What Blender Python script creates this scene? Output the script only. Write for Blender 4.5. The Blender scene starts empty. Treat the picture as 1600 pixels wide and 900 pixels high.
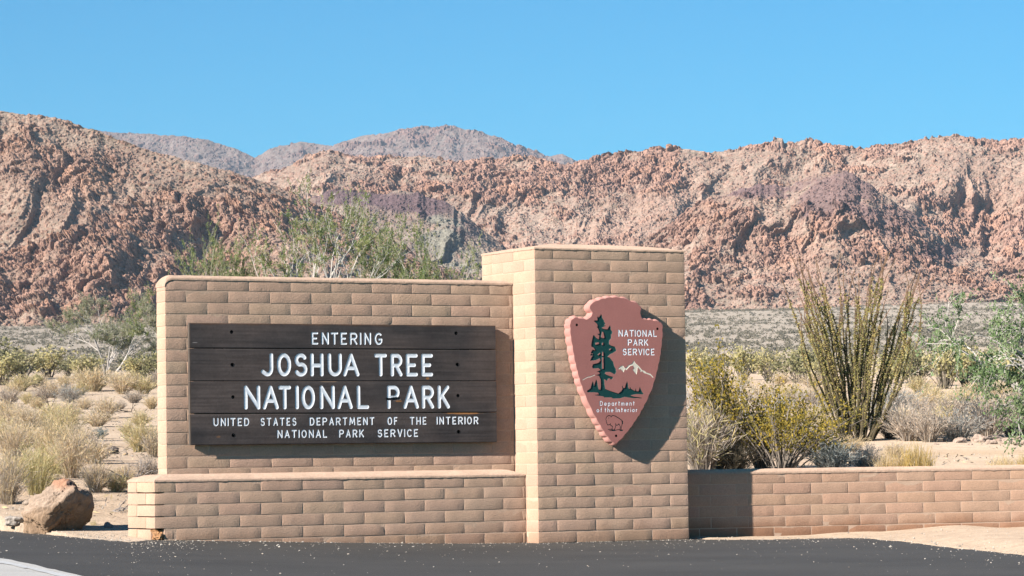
import bpy, math, random
import numpy as np
from mathutils import Vector, Matrix

SC = bpy.context.scene
COL = SC.collection
rng = np.random.default_rng(7)
random.seed(7)

# ------------------------------------------------------------------ camera
FPX = 5265.25                       # focal length in pixels of a 1600 px wide frame
CAM = np.array([-0.209, -30.823, 0.700])
PITCH, ROLL, TH = 0.0531, -0.01437, 0.50874
_cp, _sp, _cr, _sr = math.cos(PITCH), math.sin(PITCH), math.cos(ROLL), math.sin(ROLL)
_r0 = np.array([1., 0, 0]); _u0 = np.array([0, -_sp, _cp]); _f0 = np.array([0, _cp, _sp])
RIGHT = _r0 * _cr + _u0 * _sr
UP = _u0 * _cr - _r0 * _sr
cam = bpy.data.cameras.new('camera'); camo = bpy.data.objects.new('camera', cam); COL.objects.link(camo)
cam.sensor_width = 36.0; cam.lens = FPX / 1600 * 36; cam.clip_start = 0.5; cam.clip_end = 30000
M = Matrix(((RIGHT[0], UP[0], -_f0[0], CAM[0]), (RIGHT[1], UP[1], -_f0[1], CAM[1]), (RIGHT[2], UP[2], -_f0[2], CAM[2]), (0, 0, 0, 1)))
camo.matrix_world = M
SC.camera = camo

# ------------------------------------------------------------------ light
tu, tv, tz = 3.8, 1.0, -1.86         # way the sunlight travels, along / into / down the sign wall
cT, sT = math.cos(TH), math.sin(TH)
SUN = Vector((tu * cT - tv * sT, tu * sT + tv * cT, tz)).normalized()
sl = bpy.data.lights.new('sun', 'SUN'); sl.energy = 5.0; sl.angle = math.radians(0.53); sl.color = (1.0, 0.945, 0.895)
so = bpy.data.objects.new('sun', sl); COL.objects.link(so)
so.rotation_euler = SUN.to_track_quat('-Z', 'Y').to_euler(); so.location = (-30, -40, 40)
W = bpy.data.worlds.new('World'); SC.world = W; W.use_nodes = True
nt = W.node_tree
sky = nt.nodes.new('ShaderNodeTexSky'); sky.sky_type = 'NISHITA'; sky.sun_disc = False
sky.sun_elevation = math.asin(-SUN.z); sky.sun_rotation = math.atan2(-SUN.x, -SUN.y)
sky.altitude = 600; sky.air_density = 1.0; sky.dust_density = 0.0; sky.ozone_density = 4.0
bg = nt.nodes['Background']; bg.inputs[1].default_value = 0.060
hs = nt.nodes.new('ShaderNodeMix'); hs.data_type = 'RGBA'; hs.blend_type = 'MULTIPLY'; hs.inputs[0].default_value = 1
hs.inputs[7].default_value = (.20, .82, 1.05, 1)       # a clear dry desert sky, deeper than the model's own
nt.links.new(sky.outputs[0], hs.inputs[6]); nt.links.new(hs.outputs[2], bg.inputs[0])
SC.view_settings.view_transform = 'Standard'; SC.view_settings.look = 'None'
SC.view_settings.gamma = 1.0; SC.view_settings.exposure = 0.95; SC.view_settings.use_curve_mapping = False
SC.render.engine = 'CYCLES'
SC.cycles.max_bounces = 5; SC.cycles.diffuse_bounces = 3; SC.cycles.glossy_bounces = 2
SC.cycles.transparent_max_bounces = 8; SC.cycles.volume_bounces = 1

# ------------------------------------------------------------------ helpers
def ray(px, py):
    d = RIGHT * ((px - 800) / FPX) + UP * ((450 - py) / FPX) + _f0
    return d / d[1]
def at_depth(px, py, D):
    """points at distance D (along the view) on the sight lines px, py (arrays allowed)"""
    px = np.asarray(px, float); py = np.asarray(py, float); D = np.asarray(D, float)
    d = ((px - 800) / FPX)[..., None] * RIGHT + ((450 - py) / FPX)[..., None] * UP + _f0
    d = d / d[..., 1:2]
    return CAM + d * D[..., None]
def mon_plane(px, py, v):
    """where a sight line meets the plane v of the monument -> (u, z)"""
    d = ray(px, py); n = np.array([-sT, cT, 0.])
    t = (v - CAM @ n) / (d @ n); p = CAM + d * t
    return np.array([p[0] * cT + p[1] * sT, p[2]])

def tag(o, label=None, cat=None, group=None, kind=None):
    if label: o['label'] = label
    if cat: o['category'] = cat
    if group: o['group'] = group
    if kind: o['kind'] = kind
    return o
def empty(name, loc=(0, 0, 0), rz=0.0):
    o = bpy.data.objects.new(name, None); COL.objects.link(o)
    o.location = loc; o.rotation_euler = (0, 0, rz); o.empty_display_size = 0.2
    return o
def mesh(name, V, F, mat, parent=None, cols=None, smooth=False, loc=None):
    """V (n,3); F list of (m,3) / (m,4) index arrays; cols (n,3)"""
    V = np.ascontiguousarray(V, np.float32)
    F = [np.asarray(f, np.int32) for f in (F if isinstance(F, list) else [F]) if len(f)]
    me = bpy.data.meshes.new(name)
    nl = sum(f.size for f in F); npoly = sum(len(f) for f in F)
    me.vertices.add(len(V)); me.vertices.foreach_set('co', V.ravel())
    me.loops.add(nl); me.polygons.add(npoly)
    me.loops.foreach_set('vertex_index', np.concatenate([f.ravel() for f in F]))
    tot = np.concatenate([np.full(len(f), f.shape[1], np.int32) for f in F])
    me.polygons.foreach_set('loop_start', np.concatenate([[0], np.cumsum(tot)[:-1]]).astype(np.int32))
    me.polygons.foreach_set('loop_total', tot)
    me.polygons.foreach_set('use_smooth', np.full(npoly, smooth, bool))
    if cols is not None:
        at = me.color_attributes.new('col', 'FLOAT_COLOR', 'POINT')
        c4 = np.ones((len(V), 4), np.float32); c4[:, :3] = cols
        at.data.foreach_set('color', c4.ravel())
    me.update(calc_edges=True); me.validate()
    me.materials.append(mat)
    o = bpy.data.objects.new(name, me); COL.objects.link(o)
    if parent is not None: o.parent = parent
    if loc is not None: o.location = loc
    return o
def grid_faces(nr, nc):
    i = np.arange(nr * nc).reshape(nr, nc)
    return np.stack([i[:-1, :-1], i[:-1, 1:], i[1:, 1:], i[1:, :-1]], -1).reshape(-1, 4)

class MB:
    def __init__(s): s.V = []; s.F3 = []; s.F4 = []; s.C = []; s.n = 0
    def add(s, V, F, c=(1, 1, 1)):
        V = np.asarray(V, float); F = np.asarray(F)
        s.V.append(V); (s.F3 if F.shape[1] == 3 else s.F4).append(F + s.n)
        s.C.append(np.broadcast_to(np.asarray(c, float), (len(V), 3))); s.n += len(V)
    def tube(s, P, R, c, k=4):
        P = np.asarray(P, float); n = len(P); R = np.broadcast_to(R, n)
        T = np.gradient(P, axis=0); T /= np.linalg.norm(T, axis=1)[:, None] + 1e-9
        a = np.array([0.31, 0.87, 0.38]) if abs(T[0, 2]) > .8 else np.array([0, 0, 1.])
        A = np.cross(T, a); A /= np.linalg.norm(A, axis=1)[:, None] + 1e-9; B = np.cross(T, A)
        an = np.arange(k) * 2 * math.pi / k
        V = (P[:, None] + R[:, None, None] * (np.cos(an)[None, :, None] * A[:, None] + np.sin(an)[None, :, None] * B[:, None])).reshape(-1, 3)
        i = np.arange(n * k).reshape(n, k); j = np.roll(i, -1, 1)
        s.add(V, np.stack([i[:-1], j[:-1], j[1:], i[1:]], -1).reshape(-1, 4), c)
    def blades(s, P, Dr, L, w, c):
        """thin leaf shapes: base points P, directions Dr, lengths L, widths w, colours c"""
        n = len(P); Dr = Dr / (np.linalg.norm(Dr, axis=1)[:, None] + 1e-9)
        q = np.cross(Dr, rng.normal(size=(n, 3))); q /= np.linalg.norm(q, axis=1)[:, None] + 1e-9
        L = np.broadcast_to(L, n)[:, None]; w = np.broadcast_to(w, n)[:, None]
        V = np.stack([P, P + Dr * L * .5 + q * w * .5, P + Dr * L, P + Dr * L * .5 - q * w * .5], 1).reshape(-1, 3)
        s.add(V, np.arange(4 * n).reshape(n, 4), np.repeat(np.broadcast_to(c, (n, 3)), 4, 0))
    def build(s, name, mat, parent=None, smooth=False, loc=None):
        F = []
        if s.F3: F.append(np.concatenate(s.F3))
        if s.F4: F.append(np.concatenate(s.F4))
        return mesh(name, np.concatenate(s.V), F, mat, parent, np.concatenate(s.C), smooth, loc)

# numpy noise
def _h(ix, iy, iz, seed):
    x = (ix.astype(np.int64) * 73856093) ^ (iy.astype(np.int64) * 19349663) ^ (iz.astype(np.int64) * 83492791) ^ (seed * 2654435761)
    x = (x & 0xffffffff).astype(np.uint64)
    x = ((x ^ (x >> np.uint64(15))) * np.uint64(2246822519)) & np.uint64(0xffffffff)
    x = ((x ^ (x >> np.uint64(13))) * np.uint64(3266489917)) & np.uint64(0xffffffff)
    x = x ^ (x >> np.uint64(16))
    return x.astype(np.float64) / 4294967296.0
def vnoise(P, seed=0):
    P = np.asarray(P, float); I = np.floor(P); f = P - I; f = f * f * (3 - 2 * f)
    ix, iy, iz = I[..., 0], I[..., 1], I[..., 2]; r = 0
    for a in (0, 1):
        for b in (0, 1):
            for c in (0, 1):
                w = (f[..., 0] if a else 1 - f[..., 0]) * (f[..., 1] if b else 1 - f[..., 1]) * (f[..., 2] if c else 1 - f[..., 2])
                r = r + w * _h(ix + a, iy + b, iz + c, seed)
    return r * 2 - 1
def fbm(P, oct=4, seed=0, gain=.5):
    r = 0; a = 1; t = 0
    for o in range(oct):
        r = r + a * vnoise(P * 2.03 ** o + o * 17.3, seed + o); t += a; a *= gain
    return r / t
def worley(P, seed=0):
    I = np.floor(P); d1 = np.full(P.shape[:-1], 9.); d2 = d1.copy(); cid = np.zeros(P.shape[:-1])
    for a in (-1, 0, 1):
        for b in (-1, 0, 1):
            for c in (-1, 0, 1):
                x, y, z = I[..., 0] + a, I[..., 1] + b, I[..., 2] + c
                q = np.stack([x + _h(x, y, z, seed), y + _h(x, y, z, seed + 1), z + _h(x, y, z, seed + 2)], -1)
                d = np.sqrt(((q - P) ** 2).sum(-1)); hh = _h(x, y, z, seed + 3)
                n1 = d < d1
                d2 = np.where(n1, d1, np.minimum(d2, d)); cid = np.where(n1, hh, cid); d1 = np.where(n1, d, d1)
    return d1, d2, cid
def facets(P, seed=0):
    """cells with a random height and a random tilt: angular blocks"""
    I = np.floor(P); d1 = np.full(len(P), 9.); d2 = d1.copy(); cid = np.zeros(len(P)); tl = np.zeros(len(P))
    for a in (-1, 0, 1):
        for b in (-1, 0, 1):
            for c in (-1, 0, 1):
                x, y, z = I[:, 0] + a, I[:, 1] + b, I[:, 2] + c
                hx, hy, hz, hh = (_h(x, y, z, seed + k) for k in range(4))
                q = P - np.stack([x + hx, y + hy, z + hz], -1); d = np.sqrt((q ** 2).sum(-1)); n1 = d < d1
                t = q[:, 0] * (hy * 2 - 1) + q[:, 1] * (hz * 2 - 1) + q[:, 2] * (hx * 2 - 1)
                d2 = np.where(n1, d1, np.minimum(d2, d)); cid = np.where(n1, hh, cid); tl = np.where(n1, t, tl); d1 = np.where(n1, d, d1)
    return d1, d2, cid, tl
def sstep(a, b, x):
    t = np.clip((x - a) / (b - a), 0, 1); return t * t * (3 - 2 * t)
def lerp(a, b, t): return a + (b - a) * t

# materials
def mat(name, color=(.5, .5, .5), rough=.85, spec=.2, attr=False, noise=None, bump=None, noise2=None, trans=0.0):
    """noise=(scale, amount): colour mottling; bump=[(scale, distance), ...]"""
    m = bpy.data.materials.new(name); m.use_nodes = True; n = m.node_tree.nodes; l = m.node_tree.links
    b = n['Principled BSDF']; b.inputs['Roughness'].default_value = rough
    b.inputs['Specular IOR Level'].default_value = spec
    b.inputs['Diffuse Roughness'].default_value = 1.0 if rough > .85 else .4
    tc = n.new('ShaderNodeTexCoord')
    if attr:
        a = n.new('ShaderNodeAttribute'); a.attribute_name = 'col'; src = a.outputs['Color']
    else:
        a = n.new('ShaderNodeRGB'); a.outputs[0].default_value = (*color, 1); src = a.outputs[0]
    for ns in (noise, noise2):
        if not ns: continue
        tx = n.new('ShaderNodeTexNoise'); tx.inputs['Scale'].default_value = ns[0]; tx.inputs['Detail'].default_value = 6
        tx.inputs['Roughness'].default_value = .65
        l.new(tc.outputs['Object'], tx.inputs['Vector'])
        mr = n.new('ShaderNodeMapRange'); mr.inputs[1].default_value = .28; mr.inputs[2].default_value = .72
        mr.inputs[3].default_value = 1 - ns[1]; mr.inputs[4].default_value = 1 + ns[1]
        l.new(tx.outputs[0], mr.inputs[0])
        mx = n.new('ShaderNodeVectorMath'); mx.operation = 'SCALE'
        l.new(src, mx.inputs[0]); l.new(mr.outputs[0], mx.inputs['Scale']); src = mx.outputs[0]
    l.new(src, b.inputs['Base Color'])
    prev = None
    for (sc, dist) in (bump or []):
        tx = n.new('ShaderNodeTexNoise'); tx.inputs['Scale'].default_value = sc; tx.inputs['Detail'].default_value = 4
        l.new(tc.outputs['Object'], tx.inputs['Vector'])
        bp = n.new('ShaderNodeBump'); bp.inputs['Strength'].default_value = 1; bp.inputs['Distance'].default_value = dist
        l.new(tx.outputs[0], bp.inputs['Height'])
        if prev: l.new(prev.outputs[0], bp.inputs['Normal'])
        prev = bp
    if prev: l.new(prev.outputs[0], b.inputs['Normal'])
    if trans > 0:
        tr = n.new('ShaderNodeBsdfTranslucent'); l.new(src, tr.inputs['Color'])
        ms = n.new('ShaderNodeMixShader'); ms.inputs[0].default_value = trans
        l.new(b.outputs[0], ms.inputs[1]); l.new(tr.outputs[0], ms.inputs[2])
        l.new(ms.outputs[0], n['Material Output'].inputs['Surface'])
    return m

M_ground = mat('desert_sand', attr=True, rough=.95, spec=.1, noise=(3.0, .16), noise2=(22, .14), bump=[(9, .03), (40, .014)])
M_asph = mat('fresh_asphalt', (.062, .056, .048), rough=.8, spec=.25, noise=(.55, .2), noise2=(70, .3), bump=[(90, .006)])
M_old = mat('worn_pavement', (.34, .325, .30), rough=.9, spec=.15, noise=(1.3, .12), noise2=(60, .22), bump=[(90, .004)])
M_line = mat('edge_line_paint', (.47, .455, .43), rough=.8, spec=.2, noise=(9, .12), noise2=(60, .25))
M_rock = mat('mountain_rock', attr=True, rough=.95, spec=.05, noise=(.45, .2), noise2=(1.6, .3), bump=[(.5, 1.1), (1.6, .5)])
M_block = mat('slump_block', attr=True, rough=.92, spec=.12, noise=(2.6, .09), noise2=(75, .14), bump=[(16, .003), (85, .0045), (190, .003)])
M_mortar = mat('mortar', (.53, .37, .26), rough=.95, spec=.1, noise=(14, .1), noise2=(120, .12), bump=[(80, .004)])
M_cap = mat('mortar_cap', (.455, .315, .225), rough=.95, spec=.1, noise=(3, .12), noise2=(40, .14), bump=[(30, .006), (110, .004)])
M_wood = mat('stained_timber', attr=True, rough=.75, spec=.25, noise=(4, .2), noise2=(45, .14), bump=[(70, .0015)])
M_paint = mat('white_sign_paint', (.77, .775, .775), rough=.6, spec=.3, noise=(7, .09), noise2=(60, .08))
M_hole = mat('dark_hole', (.01, .009, .008), rough=.9)
M_arrow = mat('arrowhead_brown', attr=True, rough=.7, spec=.25, noise=(7, .05), noise2=(60, .05), bump=[(120, .001)])
M_boul = mat('boulder_granite', attr=True, rough=.95, spec=.1, noise=(5, .14), noise2=(28, .18), bump=[(9, .03), (40, .012)])
M_plant = mat('dry_plant', attr=True, rough=.9, spec=.08, trans=.42)
M_bark = mat('bark', attr=True, rough=.9, spec=.1, noise=(8, .15))
M_stone = mat('pebble_stone', attr=True, rough=.9, spec=.15)

# ------------------------------------------------------------------ the lie of the land
_PD = [0, 29.4, 30.5, 32, 34, 38, 45, 55, 70, 90, 120, 160, 220, 300, 500, 700, 1000, 1100, 1500]
_PZ = [0, 0, .04, .14, .34, .60, .86, 1.2, 1.72, 2.45, 3.6, 5.1, 7.2, 10, 18.6, 29.5, 47, 49, 50]
def A_road(x): return .04 * np.logaddexp(0, (-x - .5) * 3) / 3 * np.exp(-np.maximum(0, -x - 7) / 5)
_EX = [-2500, -600, 0, 60, 140, 200, 243, 530, 830, 960, 1077, 1110, 1200, 1290, 1340, 1400, 1470, 1540, 1600, 1750, 2300, 4100]
_EP = [770, 800, 829, 834, 842, 847, 0, 0, 0, 0, 0, 843.5, 843, 841, 841, 846, 855, 862, 869, 884, 920, 940]
def _edge():
    out = []
    for px, py in zip(_EX, _EP):
        if py == 0:
            # inside the masonry: a little behind its front
            t = (px - 243) / (1077 - 243)
            out.append({243: 29.5, 530: 30.4, 830: 31.3, 960: 31.55, 1077: 31.95}[px]); continue
        d = ray(px, py); D = 28.
        for _ in range(60):
            x = CAM[0] + d[0] * D
            D = (A_road(np.array(x)) - CAM[2]) / d[2]
            D = float(min(max(D, 8), 60))
        out.append(D)
    return out
_ED = _edge()
def px_of(x, y): return 800 + FPX * (x - CAM[0]) / np.maximum(y - CAM[1], .5)
def D_edge(px): return np.interp(px, _EX, _ED)
def G(x, y, fine=True):
    x = np.asarray(x, float); y = np.asarray(y, float); D = y - CAM[1]
    Dp = D - 2.9 * sstep(0.4, 2.0, x / np.maximum(D, 1) * 32)
    z = np.interp(Dp, _PD, _PZ) + A_road(x) * np.exp(-np.maximum(0, D - 32) / 14)
    P = np.stack([x, y, 0 * x], -1)
    off = sstep(0, 3.5, D - D_edge(px_of(x, y)))
    z = z + fbm(P / 5.5, 3, 11) * (.02 + .07 * sstep(34, 60, D)) * off
    z = z + fbm(P / 60, 3, 12) * np.clip((D - 80) * .004, 0, 1.6)
    px = px_of(x, y)                                                # sand heaped along the right-hand pavement edge
    z = z + .055 * sstep(1330, 1560, px) * sstep(0, 1.8, D - D_edge(px)) * (1 - sstep(5.5, 8, D - D_edge(px)))
    if fine:
        z = z + (fbm(P / .5, 3, 13) * .014 + .006) * sstep(0, .25, D - D_edge(px)) * (1 - sstep(60, 90, D))
    return z
def at_ground(px, py):
    """where a sight line meets the ground"""
    d = ray(px, py); Ds = np.concatenate([np.arange(20, 60, .1), np.arange(60, 1500, .5)])
    P = CAM + d[None] * Ds[:, None]; dz = P[:, 2] - G(P[:, 0], P[:, 1], False)
    k = np.argmax(dz < 0) if (dz < 0).any() else len(Ds) - 1
    return P[k], Ds[k]

# ground sheet
def make_ground():
    cols = np.unique(np.concatenate([np.linspace(-2600, -100, 70), np.linspace(-100, 1700, 520), np.linspace(1700, 4200, 70)]))
    Ds = np.concatenate([np.linspace(2, 20, 25), np.arange(20.3, 40, .11), np.geomspace(40, 1300, 300)])
    PX, DD = np.meshgrid(cols, Ds)
    x = CAM[0] + (PX - 800) / FPX * DD; y = CAM[1] + DD
    z = G(x, y)
    z = np.where(DD < D_edge(PX) - .02, A_road(x) - .03, z)
    P = np.stack([x, y, z], -1).reshape(-1, 3)
    n = fbm(P * np.array([.5, .5, 0]), 4, 31); n2 = fbm(P * np.array([.06, .06, 0]), 4, 33)
    c = lerp(np.array([.40, .295, .20]), np.array([.455, .355, .26]), (n * .9 + .5)[:, None].clip(0, 1))
    c = lerp(c, np.array([.34, .235, .15]), (sstep(.05, .5, n2) * .45)[:, None])
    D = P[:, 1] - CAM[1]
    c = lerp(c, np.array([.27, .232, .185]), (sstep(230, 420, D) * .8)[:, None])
    px = px_of(P[:, 0], P[:, 1])
    nr = (sstep(1300, 1400, px) * (1 - sstep(33, 35, D)))[:, None]
    c = lerp(c, np.array([.385, .285, .20]), nr * .9)
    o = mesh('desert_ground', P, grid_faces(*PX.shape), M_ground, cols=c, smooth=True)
    tag(o, 'pale sandy desert ground rising towards the mountains', 'ground', kind='structure')
make_ground()

def road_sheet(name, cols, lo, hi, dz, m, label, cat, n=60):
    """sheet between two distances lo(px), hi(px)"""
    t = np.linspace(0, 1, n)[:, None]; cols = np.asarray(cols)[None]
    DD = lo(cols) * (1 - t) + hi(cols) * t; PX = np.broadcast_to(cols, DD.shape)
    x = CAM[0] + (PX - 800) / FPX * DD; y = CAM[1] + DD
    P = np.stack([x, y, A_road(x) + dz], -1).reshape(-1, 3)
    tag(mesh(name, P, grid_faces(*DD.shape), m, smooth=True), label, cat, kind='structure')
_pc = np.unique(np.concatenate([np.linspace(-2500, -200, 60), np.linspace(-200, 1800, 500), np.linspace(1800, 4100, 60)]))
def _ragged(px): 
    x = np.asarray(px, float); return fbm(np.stack([x / 9, 0 * x, 0 * x], -1), 3, 44) * .22
road_sheet('asphalt_road', _pc, lambda p: 2. + 0 * p, lambda p: D_edge(p) + _ragged(p) * ((p < 200) | (p > 1085)), .0, M_asph, 'dark fresh asphalt road shoulder in front of the sign', 'road', 90)
def _lane(off):
    xs = [-2500, -600, -200, 0, 110, 150, 230, 420]; ys = [782, 842, 860, 873, 898, 905, 921, 951]
    dd = []
    for a, b in zip(xs, ys):
        d = ray(a, b + off); D = 24.
        for _ in range(60): D = float(min(max((A_road(np.array(CAM[0] + d[0] * D)) - CAM[2]) / d[2], 3), 60))
        dd.append(D)
    return lambda p: np.maximum(np.interp(p, xs + [600], dd + [2.05]), 2.05) + fbm(np.stack([p / 14., 0 * p, 0 * p + off], -1), 3, 45) * .25
_lc = np.linspace(-2500, 590, 500)
road_sheet('old_road_lane', _lc, lambda p: 2. + 0 * p, _lane(0), .004, M_old, 'pale worn older road lane at the bottom corner', 'road', 40)
road_sheet('road_edge_line', _lc, _lane(9), _lane(5), .008, M_line, 'faded white line painted along the old lane', 'road marking', 6)

# ------------------------------------------------------------------ mountains
def mountain(sky_pts, base_pts, D0, D1, nc, nr, seed, label, rockiness=0., amp=1., patches=(), x0=-350, x1=1950, tint=(1, 1, 1), tone=1.0, bulge=120, prof=1.0, spots=(), lean=.3, knob=None, jag=.45):
    lo, hi = max(x0, -70), min(x1, 1670)                             # fine where the photo looks, coarser to either side
    xs = np.linspace(lo, hi, nc)
    if x0 < lo: xs = np.concatenate([np.linspace(x0, lo, max(int((lo - x0) / 7), 4))[:-1], xs])
    if x1 > hi: xs = np.concatenate([xs, np.linspace(hi, x1, max(int((x1 - hi) / 7), 4))[1:]])
    sx, sy = zip(*sky_pts); bx, by = zip(*base_pts)
    q_ = np.stack([xs, 0 * xs, 0 * xs], -1); yr = np.interp(xs, sx, sy) + jag * (fbm(q_ / 26, 3, seed + 95) * 5 + fbm(q_ / 6, 2, seed + 96) * 2.2); yb = np.interp(xs, bx, by) + 16
    t = np.concatenate([np.linspace(0, 1, nr), 1 + np.linspace(.03, .6, 14)])[:, None]
    tt = np.minimum(t, 1)
    py = yb + (yr - yb) * tt ** prof
    if knob: py = py - knob[2] * (sstep(knob[0], knob[0] + 4, xs) * (1 - sstep(knob[1] - 4, knob[1], xs)))[None] * sstep(.955, .985, tt)
    PX = np.broadcast_to(xs[None], py.shape)
    DD = D0 + (D1 - D0) * t
    w = np.sin(np.clip(t, 0, 1) * math.pi) ** .7
    Q = np.stack([PX / 170, t * 2.2 + 0 * PX, 0 * PX], -1)
    # spurs and gullies running down the slope
    wx = PX - 110 * t + 45 * fbm(Q * 2.3, 3, seed + 90)
    r1 = np.abs(fbm(np.stack([wx / 95, t * 1.5 + 0 * PX, 0 * PX], -1), 3, seed + 91)) * 2.2
    r2 = np.abs(fbm(np.stack([(wx + 25 * t) / 34, t * 3.4 + 0 * PX, 0 * PX], -1), 3, seed + 92)) * 2.2
    DD = DD + w * (bulge * .7 * fbm(Q, 3, seed) + bulge * .17 * (r1 - .4) + bulge * .10 * (r2 - .4))
    P = at_depth(PX, py, DD)
    back = np.maximum(t - 1, 0)
    P[..., 2] -= back * (D1 - D0) * .9
    P = P.reshape(-1, 3); pxf = PX.ravel(); pyf = py.ravel()
    n = np.array([-.14, -.90, .40])
    big = fbm(P / (48 * amp), 4, seed + 20)
    m = sstep(-.02, .12, big * .8 + rockiness + fbm(P / (9 * amp), 5, seed + 21, .62) * .75)
    for (cx, cy, rx, ry, k) in spots:                                # where the photo shows the outcrops
        m = np.clip(m + k * np.exp(-((pxf - cx) / rx) ** 2 - ((pyf - cy) / ry) ** 2), 0, 1)
    def sk(Q, k): return np.stack([Q[:, 0] - k * Q[:, 2], Q[:, 1] * .8, Q[:, 2] * .9 + Q[:, 0] * .1], -1)   # joints lean and stand upright
    Pw = P + np.stack([vnoise(P / (5 * amp), seed + 1), vnoise(P / (5 * amp), seed + 2), vnoise(P / (5 * amp), seed + 3)], -1) * 1.2 * amp
    A1, A2, Ai, At = facets(sk(Pw, lean) / (7.5 * amp), seed + 4)
    B1, B2, Bi, Bt = facets(sk(Pw, lean) / (3.0 * amp), seed + 8)
    C1, C2, Ci, Ct = facets(sk(P, lean) * np.array([1, 1, 1.5]) / (1.25 * amp), seed + 12)
    crev = np.exp(-(A2 - A1) / .05) * 1.5 + np.exp(-(B2 - B1) / .07) * .9
    big_r = (.8 * Ai + .6 * At + .35 * (1 - A1)) * 3.0
    mid_r = (.9 * Bi + .6 * Bt + .5 * (1 - B1)) * 1.5
    sm_r = (Ci + .7 * Ct + .3 * (1 - C1)) * .95
    bould = np.where(Bi > .62, np.clip(.20 + .42 * Bi - .2 - B1 * .9 + .6 * Bt, 0, 1) * 5.0, 0) + np.where(Ci > .30, np.clip(.16 + .34 * Ci - C1 * .8 + .5 * Ct, 0, 1) * 2.6, 0)
    d = m * (big_r + mid_r + sm_r - crev * 1.3 - .9 + fbm(P / (.9 * amp), 3, seed + 70) * .7) + (1 - m) * (bould + fbm(P / 6, 4, seed + 40) * 1.1)
    d = d * amp + fbm(P / (26 * amp), 3, seed + 30) * 2.5 * amp
    edge = np.clip(np.minimum(1.0, np.clip(t, 0, 1) * 9 + .03), 0, 1) * (1 - .3 * sstep(.86, 1.0, t)) + 0 * PX
    P = P + n * (d * edge.ravel())[:, None]
    # colours of the ground and the rock
    rock = lerp(np.array([.235, .142, .102]), np.array([.275, .180, .134]), Ci[:, None])
    rock = lerp(rock, np.array([.165, .100, .076]), (sstep(.4, .9, Bi) * .75)[:, None])
    rock = lerp(rock, np.array([.32, .19, .125]), (sstep(.7, .95, Ai) * .6)[:, None])
    sc = fbm(P / (2.4 * amp), 5, seed + 50, .8)
    slope = lerp(np.array([.200, .147, .112]), np.array([.255, .194, .148]), sstep(-.3, .4, fbm(P / 16, 3, seed + 51))[:, None])
    slope = lerp(slope, np.array([.110, .098, .070]), (sstep(.0, .32, sc) * .72)[:, None])
    slope = lerp(slope, np.array([.245, .145, .105]), (np.where(bould > .25, .8, 0) * (.4 + .6 * Ci))[:, None])
    c = lerp(slope, rock, m[:, None])
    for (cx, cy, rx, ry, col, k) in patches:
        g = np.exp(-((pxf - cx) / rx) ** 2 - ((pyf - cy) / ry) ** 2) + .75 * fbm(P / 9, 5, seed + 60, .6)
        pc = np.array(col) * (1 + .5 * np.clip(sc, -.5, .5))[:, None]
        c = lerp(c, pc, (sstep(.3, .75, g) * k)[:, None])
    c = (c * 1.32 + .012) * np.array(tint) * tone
    o = mesh('mountain', P, grid_faces(*py.shape), M_rock, cols=c)
    tag(o, label, 'mountain', kind='structure')
    return o
PUR = (.105, .066, .066); GRN = (.175, .165, .125)
mountain([(-600, 220), (130, 203), (200, 208), (260, 211), (330, 221), (370, 233), (398, 246), (430, 229), (470, 222), (520, 228), (560, 214), (610, 207), (650, 202), (700, 197), (740, 203), (780, 216), (820, 233), (855, 245), (880, 241), (905, 252), (960, 275), (2300, 330)],
         [(-600, 420), (2300, 420)], 3900, 4400, 640, 160, 101, 'hazy blue grey peak far behind the other mountains', rockiness=-.20, amp=2.6, x0=-100, x1=1150, bulge=110, tint=(.95, .95, 1.02), tone=.80)  # cool tint puts some of the distance haze into the rock colour
mountain([(-600, 300), (300, 300), (440, 266), (480, 246), (510, 236), (540, 244), (600, 248), (650, 244), (690, 249), (730, 253), (780, 246), (830, 246), (880, 259), (905, 257), (950, 241), (1000, 237), (1030, 229), (1060, 232), (1110, 239), (1150, 233), (1190, 226), (1209, 225), (1225, 224), (1260, 218), (1300, 229), (1340, 233), (1400, 226), (1440, 219), (1480, 213), (1520, 217), (1560, 221), (1600, 217), (1700, 226), (1950, 240)],
         [(-600, 480), (700, 475), (1950, 478)], 1180, 1420, 1100, 250, 201, 'long tan mountain range of jointed granite on the right', rockiness=-.13, tone=1.12, tint=(1.04, .98, .95), amp=1.0, x0=280, x1=3300, bulge=70, knob=(1207, 1226, 9),
         spots=[(1030, 290, 60, 40, .5), (960, 380, 60, 40, .4), (1540, 330, 60, 60, .5)])
mountain([(400, 360), (440, 335), (480, 310), (520, 297), (560, 300), (620, 301), (660, 303), (700, 316), (740, 345), (780, 380), (830, 420), (880, 460), (1000, 500)],
         [(-600, 490), (1200, 490)], 1080, 1200, 420, 170, 301, 'low spur with a dark purple top in front of the range', rockiness=-.18, amp=.8, x0=380, x1=1000, jag=1.0, bulge=32,
         patches=[(560, 305, 80, 20, PUR, .95), (650, 318, 85, 24, PUR, .95), (720, 360, 40, 30, (.15, .098, .085), .6), (690, 380, 40, 45, GRN, .85), (740, 410, 30, 30, GRN, .6)])
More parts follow.
